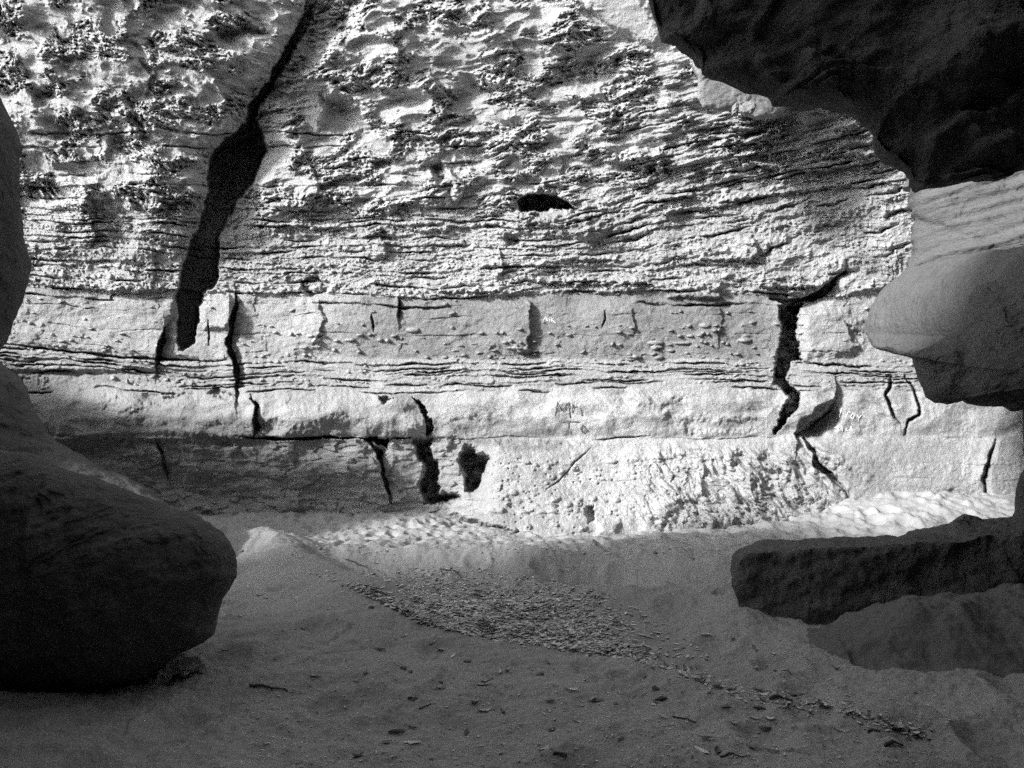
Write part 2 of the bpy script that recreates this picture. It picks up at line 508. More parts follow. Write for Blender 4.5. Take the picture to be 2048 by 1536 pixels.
f1, f2, idn = worley(ua / 10 + 0.3 * n, va / 7 + 0.3 * n, 105)
H -= (wU * rough * 0.030 + wS * 0.012 * rough) * (1 - sm(f1, 0.12, 0.45)) * (idn > 0.4)
f1, f2, idn = worley(ua / 8.5 + 0.3 * n, va / 6.5, 106)
H += wU * rough * 0.030 * np.sqrt(np.clip(1 - (f1 / 0.4) ** 2, 0, 1)) * (idn < 0.35)
T += 0.22 * wU * rough * sm(0.42 - f1, 0, 0.15) * (idn < 0.35)
f1, f2, idn = worley(ua / 6.2 + 0.4 * n, va / 5.0 + 0.3 * n, 108)
H -= (wU * (0.15 + 0.85 * rough) * 0.020 + wS * 0.020 * sm(perlin(PX / 50, PY / 18, 109), -0.2, 0.3)) * (1 - sm(f1, 0.16, 0.32)) * (idn > 0.5)
n2 = fbm(ua / 9, va / 5.0, 107, 3)
H += (wU * (0.12 + 0.88 * rough) * 0.017 + wS * 0.012 + wT * 0.006) * n2
# shaly, streaky area in the upper right
wR = sm(PX, 1150, 1450) * sm(470 - b_, 0, 60) * sm(PY, 60, 160)
n = fbm(PX / 46 + PY / 90, (PY + 0.24 * PX) / 7.5, 111, 3)
H += wR * 0.035 * n
wM = wS * sm(PX, 560, 900)
H += wM * 0.022 * fbm(PX / 60, b_ / 7, 113, 3)

# block layer, ledge: fine sandpaper grain and low dents
H += (wB * 0.012 + wL * 0.010 + wF * 0.009) * fbm(PX / 22, PY / 16, 121, 4)
H += wL * 0.05 * perlin(PX / 75, PY / 40, 125) + wL * 0.03 * perlin(PX / 34, PY / 24, 126)
H += wB * 0.03 * fbm(PX / 60, PY / 34, 127, 4) * sm(perlin(PX / 110, PY / 60, 128), -0.3, 0.3)
tool = sm(perlin(PX / 200, PY / 60, 129), -0.2, 0.4)
H += wL * tool * 0.012 * fbm((PX + 0.9 * PY) / 28, (PY - 0.6 * PX) / 9, 130, 3)

rec = wF * (1 - sm(PX, 900, 980))
H += rec * (0.10 * fbm(PX / 130, PY / 60, 174, 4) + 0.03 * sm(fbm(PX / 80, PY / 30, 175, 3), -0.03, 0.03) + 0.04 * sm(fbm(PX / 60, PY / 50, 176, 3), 0.2, 0.27))
# pebbly foot of the wall
pf = wF * sm(PX, 960, 1010) * (1 - 0.6 * sm(PX, 1640, 1760)) * sm(PY, 900, 935) * (1 - sm(PY, 1035, 1050) * (PX > 1180) * (PX < 1480))
diag = sm(PX, 1240, 1340) * (1 - sm(PX, 1620, 1720)) * sm(PY, 880, 910)
un, vn = PX + 0.95 * PY, PY - 0.95 * PX
un = un + 22 * perlin(PX / 60, PY / 44, 131)
vn = vn + 16 * perlin(PX / 60, PY / 44, 132)
H += wF * diag * 0.17 * fbm(un / 110, vn / 44, 133, 3) * sm(perlin(PX / 100, PY / 60, 134), -0.35, 0.25)
f1, f2, idn = worley(PX / 20 + 0.2 * WOB / 20, PY / 15 + 0.2 * WOB2 / 15, 137)
dome = np.sqrt(np.clip(1 - (f1 / 0.42) ** 2, 0, 1))
H += pf * 0.05 * dome * (idn < 0.30) * sm(perlin(PX / 80, PY / 30, 138), -0.3, 0.2)
f1, f2, idn = worley(PX / 11, PY / 8.5, 139)
dome = np.sqrt(np.clip(1 - (f1 / 0.45) ** 2, 0, 1))
H += pf * 0.03 * dome * (idn < 0.25) * sm(perlin(PX / 60, PY / 26, 140), -0.1, 0.3)
H -= pf * 0.03 * (1 - sm(f1, 0.05, 0.35)) * (idn > 0.8)
f1, f2, idn = worley(un / 54, vn / 32, 143)
H += wF * diag * 0.07 * np.sqrt(np.clip(1 - (f1 / 0.42) ** 2, 0, 1)) * (idn < 0.4)
H -= wF * diag * 0.055 * (1 - sm(f1, 0.08, 0.34)) * (idn > 0.68)
ff = fbm(un / 46, vn / 20, 145, 3)
for lv in (-0.2, 0.2, 0.5):
    H += (wF * diag + 0.15 * pf) * 0.022 * sm(ff, lv - 0.03, lv + 0.03)
rowp = np.exp(-((PY - 1022) / 5) ** 2) * sm(PX, 930, 950) * (1 - sm(PX, 1150, 1165))
f1, f2, idn = worley(PX / 22, np.full_like(PY, 0.5) + (PY - 1022) / 16, 141)
H += rowp * 0.05 * np.sqrt(np.clip(1 - (f1 / 0.45) ** 2, 0, 1)) * (idn < 0.7)

# -- single features --------------------------------------------------
def carve(pts, depth, edge=4, wob=0.9, soft_right=0):
    b, d = poly_sdf(pts, wob=wob)
    D[b] += depth * sm(d, -edge * 0.3, edge) * (1 + 0.35 * fbm(PX[b] / 24, PY[b] / 20, 153, 3) * (depth > 0.4))

WC1 = (4.5 * perlin(PX / 24, PY / 24, 171) + 2.0 * perlin(PX / 9, PY / 9, 172) + 0.6 * perlin(PX / 4, PY / 4, 173)).astype(np.float32)
def crack(pts, width, depth, wob=0.7, bevel=1.0):
    b = box_of(pts, 60)
    x, y = PX[b] + wob * WC1[b], PY[b] + 0.3 * WOB2[b]
    d = np.full(x.shape, 1e9)
    arc = np.zeros(x.shape)
    L = 0.0
    for (x0, y0), (x1, y1) in zip(pts[:-1], pts[1:]):
        dx, dy = x1 - x0, y1 - y0
        l = math.hypot(dx, dy)
        t = np.clip(((x - x0) * dx + (y - y0) * dy) / (l * l + 1e-9), 0, 1)
        q = np.hypot(x - x0 - t * dx, y - y0 - t * dy)
        q = np.where(x > x0 + t * dx, q, -q)
        m = np.abs(q) < np.abs(d)
        d = np.where(m, q, d)
        arc = np.where(m, L + t * l, arc)
        L += l
    taper = 0.30 + 0.70 * sm(np.minimum(arc, L - arc), 0, 0.28 * L)
    var = np.clip(0.85 + 0.6 * perlin(PX[b] / 30, PY[b] / 30, 151), 0.35, 1.4) * taper
    hw = width * 0.5 * var
    D[b] += depth * taper * sm(d, -hw - 1.0, -hw + 1.5) * (1 - sm(d, hw * 0.7, hw + 2.0))
    if width > 4 and bevel:                               # worn right-hand lip, left side standing a little proud
        D[b] += bevel * 0.009 * width * sm(d, 0, hw) * (1 - sm(d, hw, hw + 1.6 * width)) * taper
        D[b] -= bevel * 0.006 * width * (1 - sm(d, -hw - 0.5, -hw + 0.5)) * sm(d, -3.5 * width, -hw) * taper

def raise_(pts, out, edge=8, wob=0.7):
    b, d = poly_sdf(pts, pad=edge * 2 + 30, wob=wob)
    D[b] -= out * sm(d, -edge * 0.25, edge)

# the buttress left of the tall crack stands forward
L_EDGE = [(640, -900), (612, -40), (606, 30), (590, 60), (570, 95), (548, 135), (535, 165), (515, 187), (497, 210), (492, 240), (470, 265), (425, 300), (415, 340), (413, 395), (403, 440), (388, 470), (373, 510), (362, 545), (352, 590), (340, 640), (325, 670), (316, 720), (312, 745)]
le = np.interp(wy, [p[1] for p in L_EDGE], [p[0] for p in L_EDGE])[:, None]
dl = le - (PX + 0.8 * WOB)
proud = (0.30 - 0.18 * sm(PY, 380, 690)) * (1 - sm(PY, 735, 748))
roll = 1 - 0.4 * np.exp(-np.clip(dl, 0, 400) / 34)
D -= proud * sm(dl, -3, 4) * roll
CRACK = [(640, -900), (612, -40), (606, 30), (590, 60), (570, 95), (548, 135), (535, 165), (515, 187), (497, 210), (492, 240), (470, 265), (425, 300), (415, 340), (413, 395), (403, 440), (388, 470), (373, 510), (362, 545), (354, 590), (354, 640), (358, 700),
         (374, 700), (390, 690), (398, 640), (398, 615), (408, 590), (430, 570), (438, 545), (438, 500), (440, 470), (456, 440), (474, 410), (505, 370), (522, 330), (534, 300), (526, 265), (512, 240), (516, 215), (540, 185), (575, 125), (620, 50), (655, -40), (760, -900)]
b, d = poly_sdf(CRACK, pad=80)
D[b] += 1.5 * sm(d, -2, 7) + 0.16 * sm(d, -34, 0) * sm(520 - PY[b], 0, 150)

crack([(471, 588), (473, 610), (462, 650), (457, 690), (468, 720), (475, 760), (472, 802)], 12, 0.55)
crack([(328, 655), (322, 690), (315, 720), (312, 742)], 11, 0.5)
crack([(418, 640), (416, 690)], 3, 0.15)
crack([(500, 798), (512, 812), (508, 840), (515, 855), (505, 874)], 8, 0.45)
carve([(825, 795), (846, 808), (862, 838), (870, 858), (862, 872), (850, 877), (852, 860), (848, 835), (838, 814)], 0.45, 3)
raise_([(560, 800), (700, 782), (790, 772), (826, 796), (840, 815), (849, 840), (851, 872), (560, 880)], 0.14, 40)
carve([(826, 877), (866, 877), (862, 895), (874, 915), (880, 945), (880, 985), (915, 985), (925, 1000), (870, 1012), (848, 1006), (838, 970), (850, 930), (830, 905)], 0.7, 9)
carve([(930, 888), (946, 895), (982, 918), (970, 950), (962, 970), (945, 984), (932, 986), (927, 960), (922, 935), (914, 918)], 0.8, 9)
carve([(716, 872), (777, 876), (776, 900), (766, 888), (738, 884)], 0.5, 3)
crack([(732, 880), (758, 905), (763, 932), (770, 962), (782, 1005)], 11, 0.5)
carve([(755, 795), (775, 790), (790, 800), (770, 806)], 0.2, 5)
carve([(430, 770), (470, 790), (478, 800), (440, 798), (415, 785)], 0.16, 8)
# the foot of the wall right of the niches stands forward with a pale edge to the left
RB = [(986, 880), (980, 920), (966, 962), (940, 985), (900, 1008), (893, 1030), (940, 1045), (1010, 1060), (1100, 1100), (1250, 1110), (1250, 880)]
b, d = poly_sdf(RB, pad=30)
D[b] -= 0.42 * sm(d, -3, 10) * (1 - sm(PX[b], 990, 1250)) * sm(PY[b], 872, 885)
# right-hand cracks and blocks
carve([(1556, 612), (1604, 608), (1592, 640), (1597, 700), (1604, 722), (1582, 726), (1570, 758), (1604, 790), (1600, 815), (1572, 842), (1552, 870), (1543, 866), (1562, 822), (1580, 796), (1550, 766), (1550, 720), (1558, 690), (1562, 650)], 0.75, 4)
crack([(1540, 598), (1575, 606), (1640, 590), (1668, 560), (1690, 540)], 15, 0.4)
crack([(1672, 798), (1640, 826), (1612, 846), (1592, 868)], 26, 0.16, 0.8, 1.6)
crack([(1606, 876), (1630, 905), (1632, 930), (1660, 950), (1694, 988)], 11, 0.4)
crack([(1780, 750), (1779, 775), (1770, 790), (1785, 825), (1793, 840), (1800, 850)], 5, 0.2)
crack([(1810, 752), (1830, 785), (1840, 815), (1836, 830), (1815, 840), (1809, 870)], 5, 0.2)
crack([(797, 598), (798, 637)], 5, 0.2, 0.6)
crack([(744, 630), (747, 662)], 4, 0.15, 0.7)
crack([(1210, 622), (1213, 640), (1203, 655)], 4, 0.12)
crack([(1182, 896), (1150, 925), (1118, 960), (1090, 985)], 2.5, 0.07)
crack([(1186, 880), (1230, 876), (1300, 870)], 2.6, 0.10, 0.3)
crack([(480, 874), (560, 878), (640, 875), (720, 877)], 7, 0.35, 0.4, 0)
crack([(780, 876), (830, 877)], 3, 0.15, 0.3)
crack([(870, 877), (930, 879), (1010, 873), (1090, 876)], 2, 0.04, 0.9)
crack([(1330, 876), (1420, 880), (1500, 874), (1560, 877)], 2, 0.04, 0.9)
crack([(1990, 880), (1975, 930), (1965, 960), (1975, 1000)], 8, 0.12)
crack([(0, 688), (120, 702), (260, 716), (400, 722), (450, 720)], 6, 0.22, 0.5)
crack([(310, 880), (322, 910), (335, 960)], 7, 0.2)
raise_([(1597, 618), (1660, 610), (1700, 615), (1726, 640), (1728, 700), (1690, 716), (1604, 720)], 0.13, 22)
carve([(1690, 640), (1720, 660), (1725, 700), (1705, 680)], 0.12, 8)
def fold(pts, out, reach, wob=0.9):
    """a joint: the rock left of the line stands forward, easing back over `reach` px"""
    p = np.array(pts, float)
    y0, y1 = p[0, 1], p[-1, 1]
    b = box_of([(p[:, 0].min() - reach, y0), (p[:, 0].max(), y1)], 20)
    lx = np.interp(PY[b], p[:, 1], p[:, 0])
    q = lx - (PX[b] + wob * WOB[b])
    D[b] -= out * sm(q, -1.5, 2.5) * (1 - sm(q, 4, reach)) * sm(PY[b] + WOB2[b], y0 - 6, y0 + 8) * (1 - sm(PY[b] + WOB2[b], y1 - 22, y1 + 6))
for pts, out, reach in (([(1060, 606), (1064, 640), (1056, 680), (1060, 706)], .14, 120), ([(640, 600), (648, 640), (630, 690)], .06, 70), ([(800, 600), (797, 640), (800, 660)], .04, 60), ([(1265, 616), (1272, 650), (1262, 676)], .05, 80), ([(1440, 610), (1446, 640), (1436, 700)], .05, 70),
                       ([(900, 340), (930, 372), (915, 410)], .16, 90), ([(620, 330), (640, 370), (630, 400)], .12, 80), ([(1110, 300), (1130, 330), (1120, 352)], .12, 90), ([(760, 470), (772, 500), (765, 520)], .12, 60), ([(1000, 500), (1012, 530), (1004, 560)], .12, 80), ([(1330, 300), (1322, 330), (1335, 350)], .14, 70), ([(1500, 470), (1520, 500), (1510, 530)], .13, 70), ([(300, 500), (312, 540), (300, 590)], .05, 80), ([(180, 430), (192, 470), (180, 500)], .10, 60), ([(860, 150), (900, 200), (880, 240)], .16, 110), ([(1010, 60), (1040, 110), (1030, 150)], .16, 110), ([(250, 90), (300, 150), (290, 190)], .14, 90), ([(430, 160), (452, 200), (440, 240)], .12, 80), ([(1200, 180), (1230, 220), (1220, 260)], .14, 100), ([(770, 60), (800, 100), (790, 140)], .14, 90)):
    fold(pts, out, reach)
raise_([(1030, 694), (1064, 694), (1066, 704), (1032, 706)], 0.10, 3)
raise_([(404, 600), (416, 588), (460, 586), (468, 600), (464, 650), (452, 664), (408, 662), (400, 640)], 0.12, 10)
carve([(600, 560), (632, 552), (665, 565), (660, 588), (620, 592), (602, 580)], 0.16, 5)
raise_([(618, 564), (640, 560), (652, 575), (640, 586), (622, 582)], 0.12, 14)
carve([(1038, 400), (1068, 384), (1104, 388), (1136, 402), (1158, 420), (1112, 420), (1075, 424), (1038, 422)], 0.8, 4)
NEST = [(1010, 440), (1030, 418), (1060, 416), (1110, 420), (1170, 415), (1220, 430), (1252, 452), (1240, 478), (1190, 486), (1100, 480), (1030, 470)]
b, d = poly_sdf(NEST)
D[b] -= sm(d, -4, 20) * (0.14 + 0.07 * fbm(PX[b] / 22, PY[b] / 18, 155, 4))
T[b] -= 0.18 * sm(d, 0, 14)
carve([(1172, 1016), (1190, 1008), (1190, 1042), (1174, 1050)], 0.2, 5)
raise_([(1190, 1040), (1240, 1038), (1245, 1082), (1195, 1072)], 0.1, 16)
carve([(740, 320), (775, 312), (790, 330), (760, 345)], 0.2, 8)
carve([(860, 330), (880, 320), (910, 370), (905, 400), (880, 380)], 0.22, 10)
carve([(730, 470), (770, 460), (800, 480), (740, 488)], 0.16, 8)
carve([(1010, 470), (1040, 468), (1042, 495), (1012, 495)], 0.18, 8)
carve([(600, 30), (660, -30), (740, -20), (710, 60), (650, 110), (610, 150), (560, 200)], 0.35, 30)
carve([(640, 190), (700, 195), (745, 230), (800, 262), (720, 280), (640, 262)], 0.30, 26)
carve([(1290, 330), (1310, 320), (1320, 345), (1296, 352)], 0.22, 6)
carve([(1100, 120), (1190, 100), (1240, 150), (1180, 180), (1110, 165)], 0.20, 24)
carve([(420, 60), (500, 45), (540, 70), (440, 85)], 0.20, 12)
carve([(220, 268), (290, 262), (330, 290), (260, 320), (210, 310)], 0.16, 18)
carve([(60, 175), (110, 165), (120, 205), (75, 220)], 0.14, 12)
for (x, y, a, c, dd) in ((1352, 818, 26, 22, .10), (1290, 800, 20, 14, -.05), (1400, 850, 40, 16, .09), (1250, 795, 26, 16, .05), (1480, 850, 40, 14, .08), (1520, 800, 40, 20, -.06), (600, 835, 60, 26, -.05), (690, 850, 40, 18, .06), (540, 855, 26, 16, .08), (330, 800, 60, 12, .07), (250, 810, 50, 16, -.06), (1750, 830, 60, 30, .06), (1900, 840, 50, 26, -.06), (1110, 800, 60, 16, -.03), (960, 850, 60, 18, .06), (1340, 1060, 30, 14, .08), (1430, 1040, 30, 22, -.10), (1270, 1060, 34, 16, .05), (1380, 1020, 16, 20, -.09), (1500, 960, 20, 14, -.12), (1545, 955, 22, 16, .12), (1900, 990, 24, 10, .05), (1960, 930, 30, 40, -.05), (1700, 930, 40, 26, -.05)):
    b = box_of([(x, y)], max(a, c) * 2.2)
    q = ((PX[b] + 1.6 * WOB[b] - x) / a) ** 2 + ((PY[b] + 1.2 * WOB2[b] - y) / c) ** 2
    D[b] += dd * np.exp(-q ** 1.6)
# smooth patch high at the right
SP = [(1140, -40), (1280, -40), (1330, 60), (1330, 110), (1270, 90), (1210, 60), (1165, 25)]
b, d = poly_sdf(SP, pad=40)
H[b] *= 1 - 0.85 * sm(d, -6, 10)
D[b] -= 0.16 * sm(d, -4, 22)
# bed-edge slabs standing out in the right
for (x0, x1, y0, h, o) in ((1250, 1320, 300, 22, .12), (1500, 1560, 270, 20, .13), (1440, 1700, 395, 10, .10), (1330, 1470, 418, 8, .09), (1560, 1680, 335, 16, .10), (1690, 1745, 302, 13, .16), (1520, 1660, 545, 30, .14), (1400, 1500, 512, 9, .12), (1120, 1240, 512, 10, .09), (1080, 1300, 556, 12, .12), (880, 1000, 575, 9, .10), (1340, 1440, 585, 12, .11), (620, 700, 445, 14, .10), (830, 900, 455, 10, .08)):
    k = -0.12 if x0 > 1240 and y0 < 480 else 0
    raise_([(x0, y0), (x1, y0 + k * (x1 - x0)), (x1 + 6, y0 + h + k * (x1 - x0)), (x0 - 4, y0 + h)], o, 5, 1.0)
# isolated hard pebbles in the block layer
rr = np.random.RandomState(8)
PEB = [(825, 660, 14, 6), (632, 680, 9, 5), (620, 672, 7, 3), (1312, 686, 17, 5), (1314, 694, 13, 4), (1365, 686, 18, 3), (1490, 680, 14, 5), (1225, 689, 4, 4), (1318, 715, 9, 4), (1270, 713, 14, 4), (1030, 696, 16, 3), (760, 680, 6, 4), (775, 681, 5, 4), (890, 608, 6, 4), (1455, 626, 4, 3), (1360, 672, 5, 3), (1380, 672, 8, 3), (1400, 671, 6, 3), (1430, 661, 6, 4), (1440, 660, 5, 4), (1410, 651, 12, 5), (1342, 661, 6, 2), (270, 582, 8, 6), (700, 680, 10, 3)]
for k in range(40):
    PEB.append((rr.uniform(480, 1540), rr.choice([655, 668, 684, 700, 711]) + rr.uniform(-4, 4), rr.uniform(3, 8), rr.uniform(2, 3.6)))
for (x, y, a, c) in PEB:
    b = box_of([(x, y)], a * 2 + 8)
    q = np.sqrt(((PX[b] - x) / a) ** 2 + ((PY[b] - y) / c) ** 2) + 0.05 * WOB[b] / 3
    dome = np.sqrt(np.clip(1 - q ** 2, 0, 1))
    D[b] -= 0.07 * dome
    T[b] = np.maximum(T[b], 1 + 0.4 * sm(dome, 0.1, 0.5))

# -- tone of the stone: varnished block bed, fresh pale patches
T *= 1 + 0.08 * perlin(PX / 160, PY / 60, 161) + 0.06 * perlin(PX / 40, PY / 14, 162)
T *= 1 - 0.36 * wB * sm(PX, 640, 760) * (1 - sm(PX, 1500, 1560))
T *= 1 + 0.10 * wL * sm(PX, 640, 900)
T *= 1 + 0.26 * wF * sm(PX, 960, 1050) * (1 - 0.7 * sm(PX, 1400, 1650))
for pts, k in (([(1038, 815), (1100, 795), (1190, 785), (1262, 788), (1262, 830), (1300, 868), (1142, 872), (1120, 850), (1060, 832)], 0.22), ([(890, 874), (930, 850), (1000, 838), (1050, 836), (1100, 850), (1140, 874), (1110, 902), (1000, 900)], -0.26), ([(1280, 790), (1370, 780), (1380, 815), (1300, 830)], 0.18), ([(1140, 890), (1260, 900), (1250, 1010), (1180, 1020), (1120, 960)], 0.14), ([(1200, 1045), (1480, 1040), (1480, 1090), (1220, 1080)], -0.14), ([(930, 1030), (1170, 1032), (1170, 1070), (980, 1055)], -0.12)):
    b, d = poly_sdf(pts, wob=1.6)
    T[b] *= 1 + k * sm(d, -3, 6)
T *= 1 + 0.08 * wU
T = np.clip(T, 0.5, 1.7)

D -= H
D = D.astype(np.float32)
WCO = ray(PX, PY, D).reshape(-1, 3)
nx, ny = len(wx), len(wy)
FA = grid_faces(nx, ny)
fj, fi = np.divmod(FA[:, 0], nx)
fpx, fpy, fb = PX.ravel()[FA[:, 0]], PY.ravel()[FA[:, 0]], b_.ravel()[FA[:, 0]]
leftmask = ((le - PX - 0.8 * WOB).ravel()[FA[:, 0]] > -4) & (fpy < 744)
zone = np.where(leftmask, 0, np.where(fb < 590, 1, np.where(fb < 717, 2, np.where(fb < 776, 3, np.where(fpy < 875, 4, 5)))))
wall = empty('rock_wall', (0, 11, 0))
tag(wall, 'tall sunlit sandstone wall of level beds facing the cave', 'rock wall')
def wall_part(z, name, label, parent):
    f = FA[zone == z]
    used, inv = np.unique(f, return_inverse=True)
    co = WCO[used].copy()
    if parent:
        co -= np.array(parent.location)
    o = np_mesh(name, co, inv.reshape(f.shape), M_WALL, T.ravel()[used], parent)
    if label and parent:
        o['label'] = label
    return o
but = wall_part(0, 'rock_buttress', None, None)
tag(but, 'rough pitted sandstone buttress leaning out left of the tall dark crack', 'rock buttress')
wall_part(1, 'pitted_face', 'rough pitted upper face with rows of pebbles', wall)
wall_part(2, 'block_bed', 'thick plain grey bed with few pebbles', wall)
wall_part(3, 'thin_beds', 'thin flaky beds above the smooth ledge', wall)
wall_part(4, 'smooth_ledge', 'smooth pale rounded ledge', wall)
wall_part(5, 'wall_foot', 'pale pebbly sloping foot of the wall', wall)

# -- scratched and smudged writing on the wall
from bisect import bisect
def wall_point(px, py, lift):
    i = min(max(bisect(wx, px) - 1, 0), nx - 1)
    j = min(max(bisect(wy, py) - 1, 0), ny - 1)
    Yd = D[max(j - 2, 0):j + 3, max(i - 2, 0):i + 3].min()
    return ray(px, py, Yd - lift)

def strokes(name, lines, width, material, label):
    vs, fs = [], []
    for ln in lines:
        pts = []
        for (x0, y0), (x1, y1) in zip(ln[:-1], ln[1:]):
            k = max(2, int(math.hypot(x1 - x0, y1 - y0) / 2.0))
            pts += [(x0 + (x1 - x0) * t / k, y0 + (y1 - y0) * t / k) for t in range(k)]
        pts.append(ln[-1])
        base = len(vs)
        for i, (x, y) in enumerate(pts):
            xa, ya = pts[max(i - 1, 0)]
            xb, yb = pts[min(i + 1, len(pts) - 1)]
            l = math.hypot(xb - xa, yb - ya) + 1e-6
            wv = width * (0.6 + 0.5 * random.Random(int(x * 31 + y * 17)).random())
            ox, oy = -(yb - ya) / l * wv, (xb - xa) / l * wv
            for s, lift in ((-1, 0.000), (0, 0.004), (1, 0.000)):
                vs.append(wall_point(x + s * ox, y + s * oy, lift + 0.002) - np.array(wall.location))
            if i:
                a = base + 3 * (i - 1)
                fs += [(a, a + 1, a + 4, a + 3), (a + 1, a + 2, a + 5, a + 4)]
    o = np_mesh(name, np.array(vs), np.array(fs), material, None, wall)
    o['label'] = label
    return o
strokes('scratched_writing', [[(1087, 641), (1091, 633), (1095, 642)], [(1088, 638), (1095, 638)], [(1100, 636), (1097, 638), (1101, 640), (1098, 643)], [(1103, 632), (1103, 643)], [(1108, 636), (1103, 639), (1111, 646)]], 0.7, M_SCRATCH, 'small scratched word Ask')
strokes('rubbed_writing', [[(1110, 832), (1115, 805), (1124, 822), (1137, 805), (1140, 836)], [(1146, 808), (1145, 826)], [(1144, 815), (1155, 813)], [(1162, 817), (1164, 832)]], 1.3, M_CHAR, 'large dark rubbed letters M and I')
strokes('rubbed_writing', [[(1122, 846), (1140, 843), (1158, 844)], [(1138, 844), (1136, 866)], [(1166, 850), (1161, 858), (1166, 866), (1172, 858), (1166, 850)]], 1.1, M_CHAR, 'dark rubbed letters TO under the M')
strokes('scratched_writing', [[(1684, 816), (1678, 835)], [(1692, 834), (1697, 823), (1701, 825)], [(1706, 826), (1701, 834), (1706, 838), (1709, 830), (1706, 826)], [(1715, 829), (1718, 837), (1723, 830)], [(1718, 837), (1716, 844)]], 1.1, M_SCRATCH, 'scratched word roy')
strokes('scratched_writing', [[(1676, 850), (1677, 862)], [(1668, 855), (1684, 853)], [(1684, 851), (1685, 862)], [(1690, 858), (1695, 856), (1691, 862), (1697, 861)], [(1701, 862), (1702, 852), (1705, 862)]], 1.1, M_SCRATCH, 'second scratched word under roy')

# ------------------------------------------------------------------ near rocks
def resample(poly, n):
    p = np.array(poly + [poly[0]], float)
    l = np.concatenate([[0], np.cumsum(np.hypot(*np.diff(p, axis=0).T))])
    t = np.linspace(0, l[-1], n, endpoint=False)
    return np.stack([np.interp(t, l, p[:, 0]), np.interp(t, l, p[:, 1])], -1)

def rock(name, poly, centre, depth, front, back, material, seed, amp=0.06, freq=1.2, n=560, m=90, jag=2.0, q=0.5, lam=0.0, step=0.015):
    """a closed boulder with the given outline; depth(px, py) in metres, bulging front and back"""
    e = resample(poly, n)
    ang = np.linspace(0, 2 * np.pi, n, endpoint=False)
    per = n / 2.0
    k = np.arange(n)
    j1 = (fbm(k / 31.0, np.full(n, seed * 1.7), seed, 3) + 0.6 * fbm(k / 7.0, np.full(n, seed * 2.7), seed + 4, 3)) * jag
    c = np.array(centre, float)
    dirv = (e - c) / np.linalg.norm(e - c, axis=1)[:, None]
    win = np.sin(np.pi * k / n) ** 0.3
    e = e + dirv * (j1 * win)[:, None]
    rr = np.sin(np.linspace(0, 1, m) * np.pi / 2)
    vs = []
    for side in (-1, 1):
        for i in range(m - 1, 0, -1) if side < 0 else range(m - 2, 0, -1):
            r = rr[i]
            p = c + r * (e - c)
            bul = (1 - r * r) ** q
            dp = depth(p[:, 0], p[:, 1])
            Y = dp - front * bul if side < 0 else dp + back * bul
            vs.append(ray(p[:, 0], p[:, 1], np.maximum(Y, 0.5)))
    nf = m - 1
    vs = np.array(vs)
    # rings: 0..nf-1 front from rim to centre; then back
    fr = vs[:nf]
    bk = vs[nf:]
    allv = np.concatenate([fr[::-1].reshape(-1, 3), bk.reshape(-1, 3)])   # centre front .. rim .. (back rim-1 .. centre)
    R = allv.reshape(-1, n, 3)
    cf = R[0].mean(0)
    cb = R[-1].mean(0)
    co = np.concatenate([R.reshape(-1, 3), cf[None], cb[None]])
    for f_, a_ in ((freq, amp), (freq * 2.3, amp * 0.6), (freq * 5, amp * 0.4), (freq * 11, amp * 0.24), (freq * 23, amp * 0.12)):
        dv = np.stack([perlin3(co, f_, seed + 11), perlin3(co, f_, seed + 29), perlin3(co, f_, seed + 47)], -1)
        dv[:, 0] *= 0.35
        dv[:, 2] *= 0.35
        co = co + a_ * dv
    st = perlin3(co, freq * 1.7, seed + 71) + 0.35 * perlin3(co, freq * 6, seed + 73)
    for lv in (-0.3, 0.05, 0.35):
        co[:, 1] -= step * sm(st, lv - 0.05, lv + 0.05)
    if lam:
        lz = co[:, 2] - 0.16 * co[:, 0] + 0.06 * perlin3(co, 1.3, seed + 61)
        co[:, 1] -= lam * (np.abs(perlin(lz * 5.5, co[:, 0] * 0.35, seed + 63)) * 2 - 0.6 + 0.5 * perlin(lz * 17, co[:, 0] * 0.9, seed + 64))
    nr = len(R)
    i = np.arange(n)
    fs = []
    for r in range(nr - 1):
        fs.append(np.stack([r * n + i, r * n + (i + 1) % n, (r + 1) * n + (i + 1) % n, (r + 1) * n + i], -1))
    fs = np.concatenate(fs)
    me = bpy.data.meshes.new(name)
    tri = [(len(co) - 2, int((k_ + 1) % n), int(k_)) for k_ in range(n)] + [(len(co) - 1, int((nr - 1) * n + k_), int((nr - 1) * n + (k_ + 1) % n)) for k_ in range(n)]
    me.from_pydata(co.tolist(), [], fs.tolist() + tri)
    me.polygons.foreach_set('use_smooth', np.ones(len(me.polygons), bool))
    me.materials.append(material)
    o = bpy.data.objects.new(name, me)
    C.objects.link(o)
    recalc_out(o)
    return o

K = lambda v: (lambda px, py: np.full(np.shape(px), float(v)))

# left side
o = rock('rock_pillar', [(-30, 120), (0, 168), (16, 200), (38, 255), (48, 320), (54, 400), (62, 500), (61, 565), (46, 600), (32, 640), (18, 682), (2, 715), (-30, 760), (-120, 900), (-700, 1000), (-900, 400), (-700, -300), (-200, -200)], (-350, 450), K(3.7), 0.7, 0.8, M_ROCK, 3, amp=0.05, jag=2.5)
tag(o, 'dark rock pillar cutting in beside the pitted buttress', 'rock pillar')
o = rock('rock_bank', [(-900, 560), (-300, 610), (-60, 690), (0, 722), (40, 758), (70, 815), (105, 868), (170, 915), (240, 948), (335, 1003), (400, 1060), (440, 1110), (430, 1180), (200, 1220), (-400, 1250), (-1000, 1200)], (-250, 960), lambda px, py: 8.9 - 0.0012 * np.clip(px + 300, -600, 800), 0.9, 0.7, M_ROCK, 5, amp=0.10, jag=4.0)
tag(o, 'dim sloping rock bank behind the black boulder', 'rock bank')
